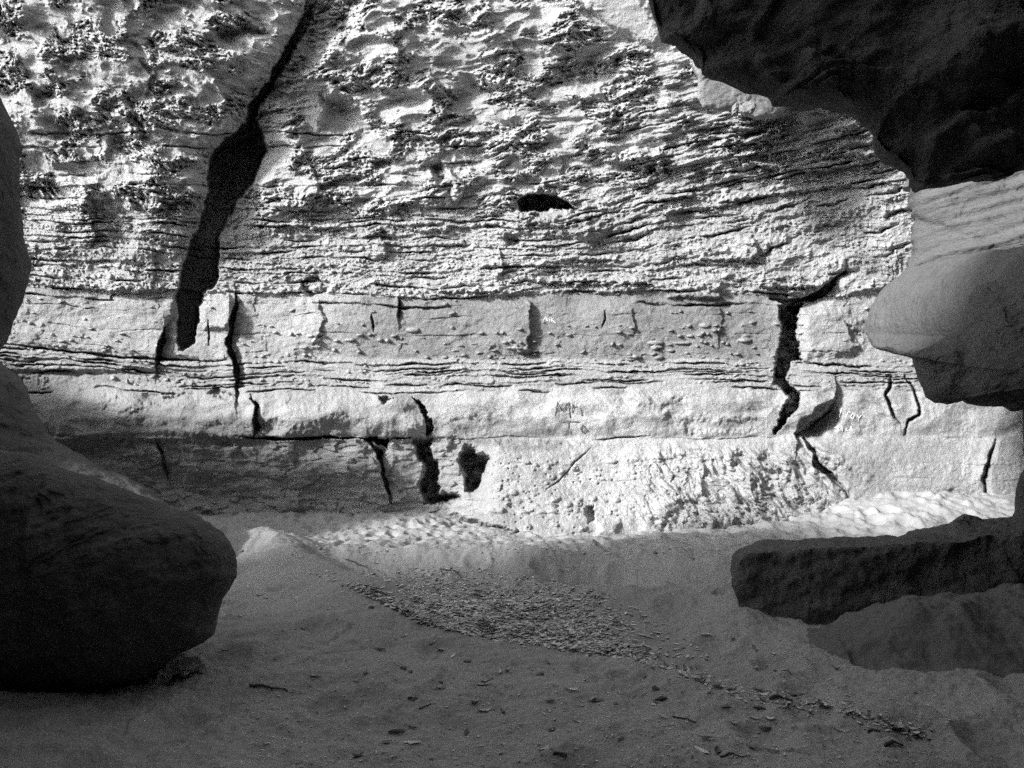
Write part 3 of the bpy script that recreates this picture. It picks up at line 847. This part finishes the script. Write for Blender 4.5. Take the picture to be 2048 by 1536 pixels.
o = rock('boulder', [(-60, 890), (60, 905), (150, 945), (230, 968), (312, 1000), (345, 1016), (390, 1029), (425, 1046), (446, 1062), (463, 1086), (470, 1105), (472, 1135), (476, 1152), (470, 1165), (458, 1182), (450, 1195), (442, 1222), (432, 1250), (428, 1268), (414, 1285), (372, 1299), (335, 1330), (292, 1362), (240, 1385), (0, 1440), (-300, 1460), (-700, 1300), (-500, 950), (-200, 880)], (0, 1170), lambda px, py: 4.45 - 0.0004 * np.clip(px - 200, -900, 300), 0.75, 0.7, M_ROCK, 7, amp=0.04, freq=1.6, jag=3.0)
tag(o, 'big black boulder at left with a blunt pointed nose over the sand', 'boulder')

# right side
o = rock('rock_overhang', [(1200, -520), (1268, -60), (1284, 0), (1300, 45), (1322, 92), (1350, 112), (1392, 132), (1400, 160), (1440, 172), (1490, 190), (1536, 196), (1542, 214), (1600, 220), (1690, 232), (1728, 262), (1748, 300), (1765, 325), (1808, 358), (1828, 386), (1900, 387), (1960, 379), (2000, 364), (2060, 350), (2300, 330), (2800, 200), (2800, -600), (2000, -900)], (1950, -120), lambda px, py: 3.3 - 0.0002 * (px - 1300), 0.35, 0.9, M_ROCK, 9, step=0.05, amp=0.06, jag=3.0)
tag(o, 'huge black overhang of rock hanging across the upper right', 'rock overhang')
o = rock('rock_outcrop', [(1386, 118), (1384, 135), (1394, 160), (1396, 196), (1406, 214), (1440, 222), (1468, 222), (1490, 236), (1510, 242), (1548, 238), (1562, 226), (1572, 214), (1640, 190), (1640, 120), (1500, 60), (1400, 80)], (1500, 150), lambda px, py: 9.15 + 0.0022 * (px - 1400), 0.18, 0.7, M_SMOOTH, 13, amp=0.03, n=260, m=40, jag=2.0, q=0.35)
tag(o, 'pale flat sunlit outcrop peeping out under the black overhang', 'rock outcrop')
o = rock('stone', [(1476, 207), (1500, 203), (1510, 214), (1505, 228), (1488, 234), (1478, 226)], (1492, 218), K(8.75), 0.12, 0.14, M_SMOOTH, 15, amp=0.012, freq=5, n=80, m=16, jag=0.5, q=0.25)
tag(o, 'squarish pale stone wedged on the flat outcrop', 'stone')
o = rock('stone', [(1464, 214), (1472, 205), (1477, 212), (1474, 232), (1464, 232)], (1470, 219), K(8.8), 0.08, 0.1, M_SMOOTH, 17, amp=0.01, freq=5, n=60, m=14, jag=0.5, q=0.3)
tag(o, 'thin upright sliver of pale stone beside the squarish one', 'stone')
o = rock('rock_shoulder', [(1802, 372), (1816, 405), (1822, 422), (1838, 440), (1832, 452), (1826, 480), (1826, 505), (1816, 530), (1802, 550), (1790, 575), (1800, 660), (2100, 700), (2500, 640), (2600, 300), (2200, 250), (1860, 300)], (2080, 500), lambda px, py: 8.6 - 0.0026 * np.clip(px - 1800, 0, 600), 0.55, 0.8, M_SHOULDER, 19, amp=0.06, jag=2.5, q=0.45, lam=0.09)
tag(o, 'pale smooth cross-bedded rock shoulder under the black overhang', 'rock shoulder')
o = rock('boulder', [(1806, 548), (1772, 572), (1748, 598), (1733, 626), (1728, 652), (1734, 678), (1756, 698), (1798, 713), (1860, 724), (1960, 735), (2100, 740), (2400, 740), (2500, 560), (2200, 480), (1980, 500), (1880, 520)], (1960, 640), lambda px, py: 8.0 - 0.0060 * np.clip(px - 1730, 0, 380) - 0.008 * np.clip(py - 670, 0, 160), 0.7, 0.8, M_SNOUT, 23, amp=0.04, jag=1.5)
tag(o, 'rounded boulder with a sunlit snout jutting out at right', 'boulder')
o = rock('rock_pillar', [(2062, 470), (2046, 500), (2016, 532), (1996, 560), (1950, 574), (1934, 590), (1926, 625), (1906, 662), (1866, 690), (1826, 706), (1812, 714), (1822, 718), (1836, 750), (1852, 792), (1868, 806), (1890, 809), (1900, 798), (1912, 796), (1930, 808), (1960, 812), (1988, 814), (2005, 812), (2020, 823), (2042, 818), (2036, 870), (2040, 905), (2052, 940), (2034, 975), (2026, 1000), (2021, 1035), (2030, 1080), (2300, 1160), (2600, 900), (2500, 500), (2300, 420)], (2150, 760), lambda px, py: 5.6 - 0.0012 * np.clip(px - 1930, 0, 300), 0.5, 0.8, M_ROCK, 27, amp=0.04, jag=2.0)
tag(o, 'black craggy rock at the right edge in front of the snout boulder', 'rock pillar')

me_ = [x for x in C.objects if x.get('label', '').startswith('rounded boulder')][0].data
nv_ = len(me_.vertices)
cv = np.empty(nv_ * 3, np.float32)
me_.vertices.foreach_get('co', cv)
cv = cv.reshape(-1, 3)
sp_x = cv[:, 0] / cv[:, 1] * F + CX
sp_y = HY - (cv[:, 2] - EYE) / cv[:, 1] * F
for x_, y_, a_, c_, d_ in ((1850, 605, 9, 20, .10), (1870, 640, 26, 30, .06), (1800, 690, 60, 8, .06), (1770, 640, 20, 14, .03), (1900, 570, 40, 9, .06), (1820, 575, 30, 8, .03), (1915, 640, 22, 40, .10)):
    cv[:, 1] += 1.7 * d_ * np.exp(-(((sp_x - x_) / a_) ** 2 + ((sp_y - y_) / c_) ** 2)) * (cv[:, 1] < 8.1)
seam = np.abs(perlin(cv[:, 0] * 0.8 + 3, cv[:, 2] * 4.5 - cv[:, 0] * 1.1, 77))
cv[:, 1] += 0.03 * (1 - sm(seam, 0.0, 0.06)) * (perlin(cv[:, 0] * 2, cv[:, 2] * 2, 78) > 0)
me_.vertices.foreach_set('co', cv.ravel())
me_.update()

# the long low slab at right
def slab():
    xs_ = np.array([1462, 1472, 1480, 1490, 1500, 1520, 1540, 1600, 1700, 1760, 1800, 1850, 1900, 1925, 1945, 1960, 2050, 2200, 2500.])
    bk_ = np.array([1150, 1122, 1112, 1102, 1094, 1082, 1081, 1080, 1076, 1073, 1074, 1060, 1050, 1031, 1034, 1044, 1036, 1020, 1000.])
    ft_ = np.array([1160, 1130, 1116, 1113, 1112, 1110, 1108, 1102, 1096, 1092, 1088, 1086, 1083, 1082, 1080, 1078, 1074, 1060, 1040.])
    X = np.linspace(1464, 2500, 300)
    bk = np.interp(X, xs_, bk_) + 1.2 * perlin(X / 14, X * 0, 201) + 0.8 * perlin(X / 6, X * 0, 203)
    ft = np.interp(X, xs_, ft_) + 1.2 * perlin(X / 22, X * 0 + 5, 202)
    Yf = 5.6 - 0.0006 * (X - 1470)
    Yb = 6.5 + 0.0 * X
    sec = []
    for i in range(len(X)):
        x = X[i]
        top_f = ray(x, ft[i], Yf[i])
        top_b = ray(x, bk[i], Yb[i])
        lean = 0.10
        pts = []
        bot = np.array([top_f[0], top_f[1] - lean, -0.25])
        for t in np.linspace(0, 1, 28):
            pts.append(bot + (top_f - bot) * t)
        for t in np.linspace(0, 1, 30)[1:]:
            p = top_f + (top_b - top_f) * t
            p[2] += 0.02 * math.sin(t * math.pi)
            pts.append(p)
        bb = np.array([top_b[0], top_b[1] + 0.1, -0.25])
        for t in np.linspace(0, 1, 10)[1:]:
            pts.append(top_b + (bb - top_b) * t)
        sec.append(pts)
    V = np.array(sec)
    n_, k_ = V.shape[:2]
    co = V.reshape(-1, 3)
    for f_, a_ in ((0.8, 0.06), (2.4, 0.05), (6, 0.035), (14, 0.02), (30, 0.008)):
        dv = np.stack([perlin3(co, f_, 211), perlin3(co, f_, 223), 0.5 * perlin3(co, f_, 237)], -1)
        co = co + a_ * dv
    f = grid_faces(k_, n_)
    cap = [[i for i in range(k_)], [i + (n_ - 1) * k_ for i in range(k_)][::-1]]
    me = bpy.data.meshes.new('rock_slab')
    me.from_pydata(co.tolist(), [], f.tolist() + cap)
    me.polygons.foreach_set('use_smooth', np.ones(len(me.polygons), bool))
    me.materials.append(M_ROCK)
    o_ = bpy.data.objects.new('rock_slab', me)
    C.objects.link(o_)
    recalc_out(o_)
    return o_
tag(slab(), 'long low flat-topped slab of dark rock lying on the sand', 'rock slab')
o = rock('stone', [(1898, 1052), (1908, 1040), (1922, 1031), (1938, 1031), (1950, 1040), (1960, 1050), (1930, 1062)], (1928, 1046), K(6.35), 0.12, 0.12, M_ROCK, 31, amp=0.01, freq=4, n=80, m=16, jag=0.6)
tag(o, 'rounded dark lump of stone on top of the long slab', 'stone')

# low heap in front of the slab; its dark colour paints in the shade
M_HEAP_SHADE = mat('painted_shade_heap', 0.155, 0.25, scales=(1.2, 12, 60), bump=((7, 0.02), (40, 0.010), (120, 0.004)))
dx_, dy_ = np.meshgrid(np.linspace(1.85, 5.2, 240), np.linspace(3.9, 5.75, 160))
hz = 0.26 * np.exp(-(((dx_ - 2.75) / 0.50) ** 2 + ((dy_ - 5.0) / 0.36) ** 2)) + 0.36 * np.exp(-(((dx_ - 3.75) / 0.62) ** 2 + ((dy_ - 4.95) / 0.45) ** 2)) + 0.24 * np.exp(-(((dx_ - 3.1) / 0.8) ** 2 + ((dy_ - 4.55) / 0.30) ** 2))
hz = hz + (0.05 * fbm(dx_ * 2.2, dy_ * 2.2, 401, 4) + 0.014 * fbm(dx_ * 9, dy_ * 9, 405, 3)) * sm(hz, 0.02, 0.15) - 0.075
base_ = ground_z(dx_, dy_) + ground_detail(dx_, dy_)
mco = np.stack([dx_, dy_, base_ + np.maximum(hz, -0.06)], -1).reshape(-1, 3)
o = np_mesh('shade_toned_mound', mco, grid_faces(240, 160), M_HEAP_SHADE)
tag(o, 'low lumpy heap in front of the long slab, shade painted into its colour', 'mound')

# ------------------------------------------------------------------ the cave round the camera: unseen roof, back and side walls, shaped to block light
def roof():
    xs2 = np.linspace(-17, 15, 120)
    edge_y = -0.4 + 0.3 * fbm(xs2 / 2.2, xs2 * 0 + 2, 301, 3) + 4.9 * sm(xs2, 0.9, 3.0)  # unseen roof edge, set to keep sun and sky off the near floor
    prof_ = [(-9.5, -0.5), (-9.2, 2.0), (-8, 4.2), (-5, 5.4), (-2, 5.5), (0, 5.2), (2, 4.9)]
    V = []
    for i, x in enumerate(xs2):
        e = edge_y[i]
        drop = 1.75 * float(sm(x, 0.9, 3.0))
        pr = [(-9.5, -0.5), (-9.2, 2.0), (-8, 5.0), (-5, 6.8), (-2.6, 7.0), (e - 1.4, 6.8), (e - 0.7, 6.6), (e - 0.2, 6.55), (e, 6.65), (e - 0.5, 6.78), (e - 1.5, 7.1), (e - 3.5, 7.6), (e - 6, 8.0), (-9.9, 8.2)]
        p = np.array(pr, float)
        l = np.concatenate([[0], np.cumsum(np.hypot(*np.diff(p, axis=0).T))])
        t = np.linspace(0, l[-1], 110)
        V.append(np.stack([np.full(110, x), np.interp(t, l, p[:, 0]), np.interp(t, l, p[:, 1]) - drop], -1))
    co = np.array(V).reshape(-1, 3)
    for f_, a_ in ((0.5, 0.15), (1.4, 0.08), (4, 0.03)):
        co = co + a_ * np.stack([0 * co[:, 0], perlin3(co, f_, 311), perlin3(co, f_, 317)], -1)
    return np_mesh('cave_roof_blocker', co, grid_faces(110, 120), M_ROCK)
tag(roof(), kind='structure')

def side_wall(name, pts, zt, seed):
    """a rough standing wall along a plan polyline"""
    p = np.array(pts, float)
    l = np.concatenate([[0], np.cumsum(np.hypot(*np.diff(p, axis=0).T))])
    t = np.linspace(0, l[-1], 120)
    x, y = np.interp(t, l, p[:, 0]), np.interp(t, l, p[:, 1])
    z = np.linspace(-0.5, 1, 60)
    h = np.interp(t, l, zt)
    V = np.stack([np.repeat(x[:, None], 60, 1), np.repeat(y[:, None], 60, 1), np.where(z[None] < 0, z[None], z[None] * h[:, None])], -1)
    co = V.reshape(-1, 3)
    for f_, a_ in ((0.5, 0.3), (1.4, 0.12), (4, 0.04)):
        co = co + a_ * np.stack([perlin3(co, f_, seed), perlin3(co, f_, seed + 3), 0 * co[:, 0]], -1)
    return np_mesh(name, co, grid_faces(60, 120), M_ROCK)
o = side_wall('cave_wall_blocker', [(8.5, 12.5), (8.2, 8.5), (6.2, 6.0), (4.6, 4.2), (4.1, 2.5), (4.2, -10)], [13, 12, 9, 7.5, 7.5, 7.5], 331)  # unseen right wall, drawn in close to cut the sky light
tag(o, kind='structure')
o = side_wall('cave_wall_blocker', [(-4.2, -10), (-3.6, 0), (-3.6, 2.2), (-5.8, 3.6), (-8.4, 5.0), (-6.3, 7.45), (-9, 8.2), (-14, 8.8)], [8, 8, 5.0, 2.6, 2.0, 3.4, 3.6, 5.2], 341)  # unseen left wall; its tip and heights are set to cast shadow
tag(o, kind='structure')

# ------------------------------------------------------------------ dry leaves, twigs, pebbles
rnd = random.Random(5)
def leaf_mesh(name, L, W, bend, cup, twist, material, seed):
    r = random.Random(seed)
    nu, nv = 11, 5
    vs, fs = [], []
    for i in range(nu):
        t = i / (nu - 1)
        half = W / 2 * (math.sin(math.pi * min(1, t * 0.94 + 0.03)) ** 0.75) * (1 - 0.25 * t) + 0.0008
        a = bend * (t - 0.5)
        x = (math.sin(a) / bend if abs(bend) > 1e-3 else t - 0.5) * L
        z = (1 - math.cos(a)) / bend * L if abs(bend) > 1e-3 else 0
        tw = twist * (t - 0.5)
        for j in range(nv):
            s = j / (nv - 1) * 2 - 1
            y = s * half * (1 + 0.15 * r.uniform(-1, 1))
            zz = cup * half * abs(s) ** 1.4 + 0.06 * half * r.uniform(-1, 1)
            vs.append((x, y * math.cos(tw) - zz * math.sin(tw), z + zz * math.cos(tw) + y * math.sin(tw)))
    for i in range(nu - 1):
        for j in range(nv - 1):
            a = i * nv + j
            fs.append((a, a + nv, a + nv + 1, a + 1))
    zmin = min(v[2] for v in vs)
    vs = [(x, y, z - zmin) for x, y, z in vs]
    me = bpy.data.meshes.new(name)
    me.from_pydata(vs, [], fs)
    me.polygons.foreach_set('use_smooth', [True] * len(fs))
    me.materials.append(material)
    return me

SHAPES = [('flat', 0.10, 0.030, 0.5, 0.25, 0.3), ('curled', 0.09, 0.032, 2.2, 0.7, 0.6), ('folded', 0.085, 0.030, 0.9, 1.3, 0.2), ('twisted', 0.11, 0.026, 1.3, 0.5, 1.8), ('small', 0.055, 0.024, 1.0, 0.6, 0.5)]
TONES = ['pale', 'grey', 'dark']
LEAVES = {}
for si, (sn, L_, W_, be, cu, tw) in enumerate(SHAPES):
    for ti, tn in enumerate(TONES):
        LEAVES[sn, tn] = leaf_mesh('dry_leaf', L_, W_, be, cu, tw, M_LEAF[ti], si * 10 + ti)

def put_leaf(x, y, z, shape, tone, label, group, s=1.0, rz=None):
    o_ = bpy.data.objects.new('dry_leaf', LEAVES[shape, tone])
    C.objects.link(o_)
    o_.location = (x, y, z + 0.002)
    o_.rotation_euler = (rnd.uniform(-0.14, 0.14), rnd.uniform(-0.12, 0.12), rnd.uniform(0, 6.28) if rz is None else rz)
    o_.scale = (s, s, s)
    tag(o_, label, 'dry leaf', group)
    return o_

SCATTER = [(566, 1261, 1), (590, 1260, 2), (606, 1259, 2), (674, 1266, 1), (449, 1301, 1), (511, 1374, 2), (630, 1353, 1), (713, 1363, 1), (808, 1272, 0), (867, 1272, 0), (836, 1248, 2), (881, 1377, 1), (964, 1369, 1), (975, 1364, 2), (1014, 1341, 1), (1000, 1344, 0), (1095, 1324, 2), (968, 1422, 0), (1005, 1426, 2), (933, 1468, 2), (792, 1468, 2), (806, 1463, 2), (827, 1457, 1), (823, 1486, 0), (1104, 1461, 2), (1087, 1500, 0), (1122, 1510, 2), (1188, 1400, 0), (1142, 1380, 0), (1100, 1404, 1), (1170, 1360, 1), (1047, 1290, 1), (1021, 1288, 1), (1135, 1299, 2), (1212, 1240, 0), (1264, 1233, 2), (1412, 1272, 0), (1464, 1279, 1), (1508, 1297, 2), (1513, 1300, 0), (1546, 1308, 0), (1445, 1305, 1), (1513, 1338, 1), (1190, 1402, 2), (1231, 1409, 2), (1310, 1405, 2), (1322, 1402, 2), (1317, 1400, 1), (1305, 1410, 0), (1337, 1360, 1), (1420, 1387, 2), (1451, 1413, 2), (1519, 1420, 2), (1539, 1440, 0), (1469, 1448, 1), (1508, 1437, 1), (1528, 1461, 2), (1532, 1457, 1), (1423, 1464, 1), (1412, 1478, 0), (1324, 1433, 1), (1401, 1501, 0), (1434, 1505, 2), (1568, 1510, 0), (1500, 1492, 2), (1568, 1415, 1), (1680, 1462, 1), (1827, 1466, 2), (1706, 1422, 1), (1671, 1338, 2), (731, 1348, 1), (760, 1300, 1), (884, 1300, 1), (905, 1313, 0), (950, 1405, 1), (715, 1514, 2), (767, 1486, 2), (1160, 1445, 1), (1240, 1478, 1), (1290, 1352, 2), (1215, 1345, 1), (440, 1218, 1), (520, 1192, 1), (535, 1196, 0), (505, 1228, 1), (480, 1233, 0)]
sn_list = [s[0] for s in SHAPES]
def where(px, py):
    if px < 560:
        return 'on the sand beside the big black boulder'
    if py < 1290 and px > 1150:
        return 'on the bare mound before the long slab'
    if px > 1600:
        return 'on the dim sand below the long slab'
    if py > 1440:
        return 'on the open sand nearest the viewer'
    if px < 1000:
        return 'on the bare sand before the leaf-filled hollow'
    return 'on the sand below the trail of leaves'
for (px, py, t) in SCATTER:
    x, y, z = on_ground(px, py)
    shp = rnd.choice(sn_list)
    put_leaf(x, y, z, shp, TONES[t], '%s %s dry leaf lying %s' % ({'small': 'short'}.get(shp, shp), TONES[t], where(px, py)), 'leaves scattered on the bare sand', rnd.uniform(0.65, 1.05))

def in_hollow(px, py):
    top = np.interp(px, [620, 760, 1000, 1200, 1420], [1140, 1124, 1138, 1180, 1300])
    bot = np.interp(px, [620, 700, 780, 860, 960, 1080, 1230, 1420], [1150, 1178, 1216, 1254, 1276, 1294, 1316, 1345])
    return top < py < bot
placed = 0
while placed < 150:
    px, py = rnd.uniform(760, 1300), rnd.uniform(1180, 1312)
    if not in_hollow(px, py):
        continue
    x, y, z = on_ground(px, py)
    t = rnd.choice([0, 0, 1, 1, 2])
    shp = rnd.choice(sn_list)
    put_leaf(x, y, z + 0.008, shp, TONES[t], '%s %s dry leaf among the litter filling the sandy hollow' % ({'small': 'short'}.get(shp, shp), TONES[t]), 'leaves in the sandy hollow', rnd.uniform(0.7, 1.1))
    placed += 1
TRAIL = [(1210, 1290), (1270, 1312), (1350, 1340), (1420, 1362), (1480, 1382), (1560, 1398), (1640, 1410), (1700, 1422), (1780, 1450), (1840, 1470)]
for k in range(64):
    u = (rnd.random() ** 1.3) * (len(TRAIL) - 1)
    i = int(u)
    px = TRAIL[i][0] + (TRAIL[i + 1][0] - TRAIL[i][0]) * (u - i) + rnd.gauss(0, 10)
    py = TRAIL[i][1] + (TRAIL[i + 1][1] - TRAIL[i][1]) * (u - i) + rnd.gauss(0, 6)
    x, y, z = on_ground(px, py)
    t = rnd.choice([0, 1, 1, 2])
    shp = rnd.choice(sn_list)
    put_leaf(x, y, z + 0.004, shp, TONES[t], '%s %s dry leaf in the trail of litter running down right' % ({'small': 'short'}.get(shp, shp), TONES[t]), 'leaves in the trail of litter', rnd.uniform(0.7, 1.15))

# the rest of the litter: one mass of small leaves and crumbs
def litter():
    r = np.random.RandomState(17)
    vs, fs, mi = [], [], []
    cnt = 0
    def add(x, y, z, L_, W_):
        a = r.rand() * 6.28
        ca, sa = math.cos(a), math.sin(a)
        bend = r.uniform(0.05, 0.5) * L_
        tx, ty = r.uniform(-0.18, 0.18, 2)
        base = len(vs)
        for t in (-0.5, -0.2, 0.2, 0.5):
            hw = W_ / 2 * (1 - (2 * t) ** 2 * 0.85)
            for s in (-1, 0, 1):
                lx, ly = t * L_, s * hw
                vs.append((x + lx * ca - ly * sa, y + lx * sa + ly * ca, z + bend * t * t + abs(s) * hw * 0.3 + tx * lx + ty * ly + 0.004))
        for i in range(3):
            for j in range(2):
                q = base + i * 3 + j
                fs.append((q, q + 3, q + 4, q + 1))
        mi.extend([r.choice([0, 0, 0, 1, 1, 1, 1, 2])] * 6)
    while cnt < 4200:
        px, py = r.uniform(620, 1420), r.uniform(1115, 1345)
        dens = (0.2 + 0.8 * float(sm(np.array(py), 1150, 1215))) * (1 - 0.93 * float(sm(np.array(px + 0.7 * (1270 - py)), 1130, 1300)))
        if not in_hollow(px, py) or r.rand() > dens:
            continue
        x, y, z = on_ground(px, py)
        k = r.uniform(0.5, 1.1)
        add(x, y, z, 0.065 * k, 0.026 * k)
        cnt += 1
    for _ in range(420):
        u = (r.rand() ** 1.2) * (len(TRAIL) - 1.001)
        i = int(u)
        px = TRAIL[i][0] + (TRAIL[i + 1][0] - TRAIL[i][0]) * (u - i) + r.normal(0, 14)
        py = TRAIL[i][1] + (TRAIL[i + 1][1] - TRAIL[i][1]) * (u - i) + r.normal(0, 8)
        x, y, z = on_ground(px, py)
        k = r.uniform(0.3, 0.8)
        add(x, y, z, 0.05 * k, 0.02 * k)
    for _ in range(4200):
        px, py = r.uniform(480, 1900), 1150 + 386 * r.rand()
        x, y, z = on_ground(px, py)
        k = r.uniform(0.12, 0.6) ** 1.2
        add(x, y, z, 0.04 * k, 0.018 * k)
    for _ in range(500):
        px, py = r.uniform(560, 1480), r.uniform(1062, 1118)
        x, y, z = on_ground(px, py)
        k = r.uniform(0.5, 1.1)
        add(x, y, z, 0.06 * k, 0.024 * k)
    me = bpy.data.meshes.new('leaf_litter')
    me.from_pydata(vs, [], fs)
    for m_ in M_LEAF:
        me.materials.append(m_)
    me.polygons.foreach_set('material_index', mi)
    me.polygons.foreach_set('use_smooth', [True] * len(fs))
    o_ = bpy.data.objects.new('leaf_litter', me)
    C.objects.link(o_)
    return o_
tag(litter(), 'broken dry leaves and crumbs strewn over the sand', 'leaf litter', kind='stuff')

def twig(px0, py0, px1, py1, rad, label):
    a, c = np.array(on_ground(px0, py0)), np.array(on_ground(px1, py1))
    n_, k_ = 14, 6
    r = np.random.RandomState(int(px0 + py0))
    vs = []
    L_ = np.linalg.norm(c - a)
    dirv = (c - a) / L_
    side = np.array([-dirv[1], dirv[0], 0])
    off = np.cumsum(r.normal(0, 0.012 * L_, n_))
    off -= np.linspace(off[0], off[-1], n_)
    for i in range(n_):
        t = i / (n_ - 1)
        p = a + (c - a) * t + side * off[i]
        p[2] = zg(p[0], p[1]) + rad * (0.8 + 0.5 * math.sin(t * 3.1))
        rr_ = rad * (1 - 0.5 * t)
        for k in range(k_):
            q = k / k_ * 6.283
            vs.append(p + rr_ * (side * math.cos(q) + np.array([0, 0, 1]) * math.sin(q)))
    fs = [(i * k_ + k, i * k_ + (k + 1) % k_, (i + 1) * k_ + (k + 1) % k_, (i + 1) * k_ + k) for i in range(n_ - 1) for k in range(k_)]
    fs += [tuple(range(k_))[::-1], tuple(range((n_ - 1) * k_, n_ * k_))]
    org = a.copy()
    me = bpy.data.meshes.new('twig')
    me.from_pydata([tuple(v - org) for v in vs], [], fs)
    me.polygons.foreach_set('use_smooth', [True] * len(fs))
    me.materials.append(M_TWIG)
    o_ = bpy.data.objects.new('twig', me)
    o_.location = org
    C.objects.link(o_)
    tag(o_, label, 'twig')
for a in ((500, 1372, 575, 1384, 0.009, 'crooked dark twig on the dim sand below the black boulder'),
          (345, 1356, 405, 1350, 0.010, 'thick short stick in the gloom by the foot of the black boulder'),
          (816, 1398, 836, 1398, 0.007, 'short dark stick alone on the open sand'),
          (838, 1418, 862, 1408, 0.004, 'thin slanting twig near the open middle of the sand'),
          (1548, 1342, 1582, 1349, 0.006, 'thin twig on the sand below the long slab'),
          (1345, 1434, 1392, 1446, 0.005, 'wispy bent twig on the sand under the trail of leaves'),
          (1440, 1515, 1500, 1512, 0.004, 'long straight thin twig nearest the viewer'),
          (1540, 1400, 1585, 1404, 0.010, 'thick dark stick lying in the trail of leaves'),
          (1770, 1494, 1806, 1494, 0.010, 'short stout stick in the dark low corner'),
          (1735, 1466, 1760, 1464, 0.008, 'small dark stick at the end of the leaf trail'),
          (1106, 1509, 1134, 1512, 0.007, 'straight dark stick by a pale leaf nearest the viewer'),
          (858, 1290, 872, 1283, 0.003, 'hair-thin twig standing clear of the leaf-filled hollow'),
          (690, 1140, 735, 1136, 0.008, 'pale branch lying at the far end of the hollow'),
          (880, 1138, 925, 1132, 0.009, 'bent branch lying below the sunlit bank')):
    twig(*a)

def pebble(px, py, s, label, seed):
    import bmesh
    x, y, z = on_ground(px, py)
    bm = bmesh.new()
    bmesh.ops.create_icosphere(bm, subdivisions=3, radius=1)
    r = random.Random(seed)
    cuts = [(Vector((r.uniform(-1, 1), r.uniform(-1, 1), r.uniform(-1, 1))).normalized(), r.uniform(0.55, 0.8)) for _ in range(7)]
    sc = (r.uniform(0.9, 1.3), r.uniform(0.7, 1), r.uniform(0.5, 0.7))
    for v in bm.verts:
        for nn, dd in cuts:
            k = v.co.dot(nn) - dd
            if k > 0:
                v.co -= nn * k
        v.co = Vector((v.co.x * sc[0] * s, v.co.y * sc[1] * s, v.co.z * sc[2] * s))
    me = bpy.data.meshes.new('pebble')
    bm.to_mesh(me)
    bm.free()
    me.materials.append(M_STONE)
    o_ = bpy.data.objects.new('pebble', me)
    o_.location = (x, y, z + 0.3 * s)
    C.objects.link(o_)
    tag(o_, label, 'pebble', 'pebbles on the sand')
for i, (px, py, s, l) in enumerate(((935, 1324, 0.022, 'dark pebble alone in the middle of the open sand'), (1080, 1350, 0.025, 'wedge-shaped pebble on the sand below the leaf-filled hollow'), (808, 1338, 0.026, 'split dark pebble with a pale chip beside it'), (822, 1344, 0.014, 'pale chip of stone beside the split pebble'), (743, 1216, 0.024, 'dark pebble near the edge of the hollow'), (1311, 1378, 0.024, 'upright dark pebble close to the leaf trail'), (881, 1366, 0.02, 'flat brick-like pebble next to a grey leaf'), (826, 1401, 0.012, 'tiny pebble beside the short stick'), (484, 1098, 0.03, 'pale pebble by the nose of the black boulder'), (640, 1098, 0.03, 'white pebble on the trampled sunlit strip'), (1310, 1106, 0.03, 'white pebble on the sunlit strip near the slab'))):
    pebble(px, py, s, l, i)
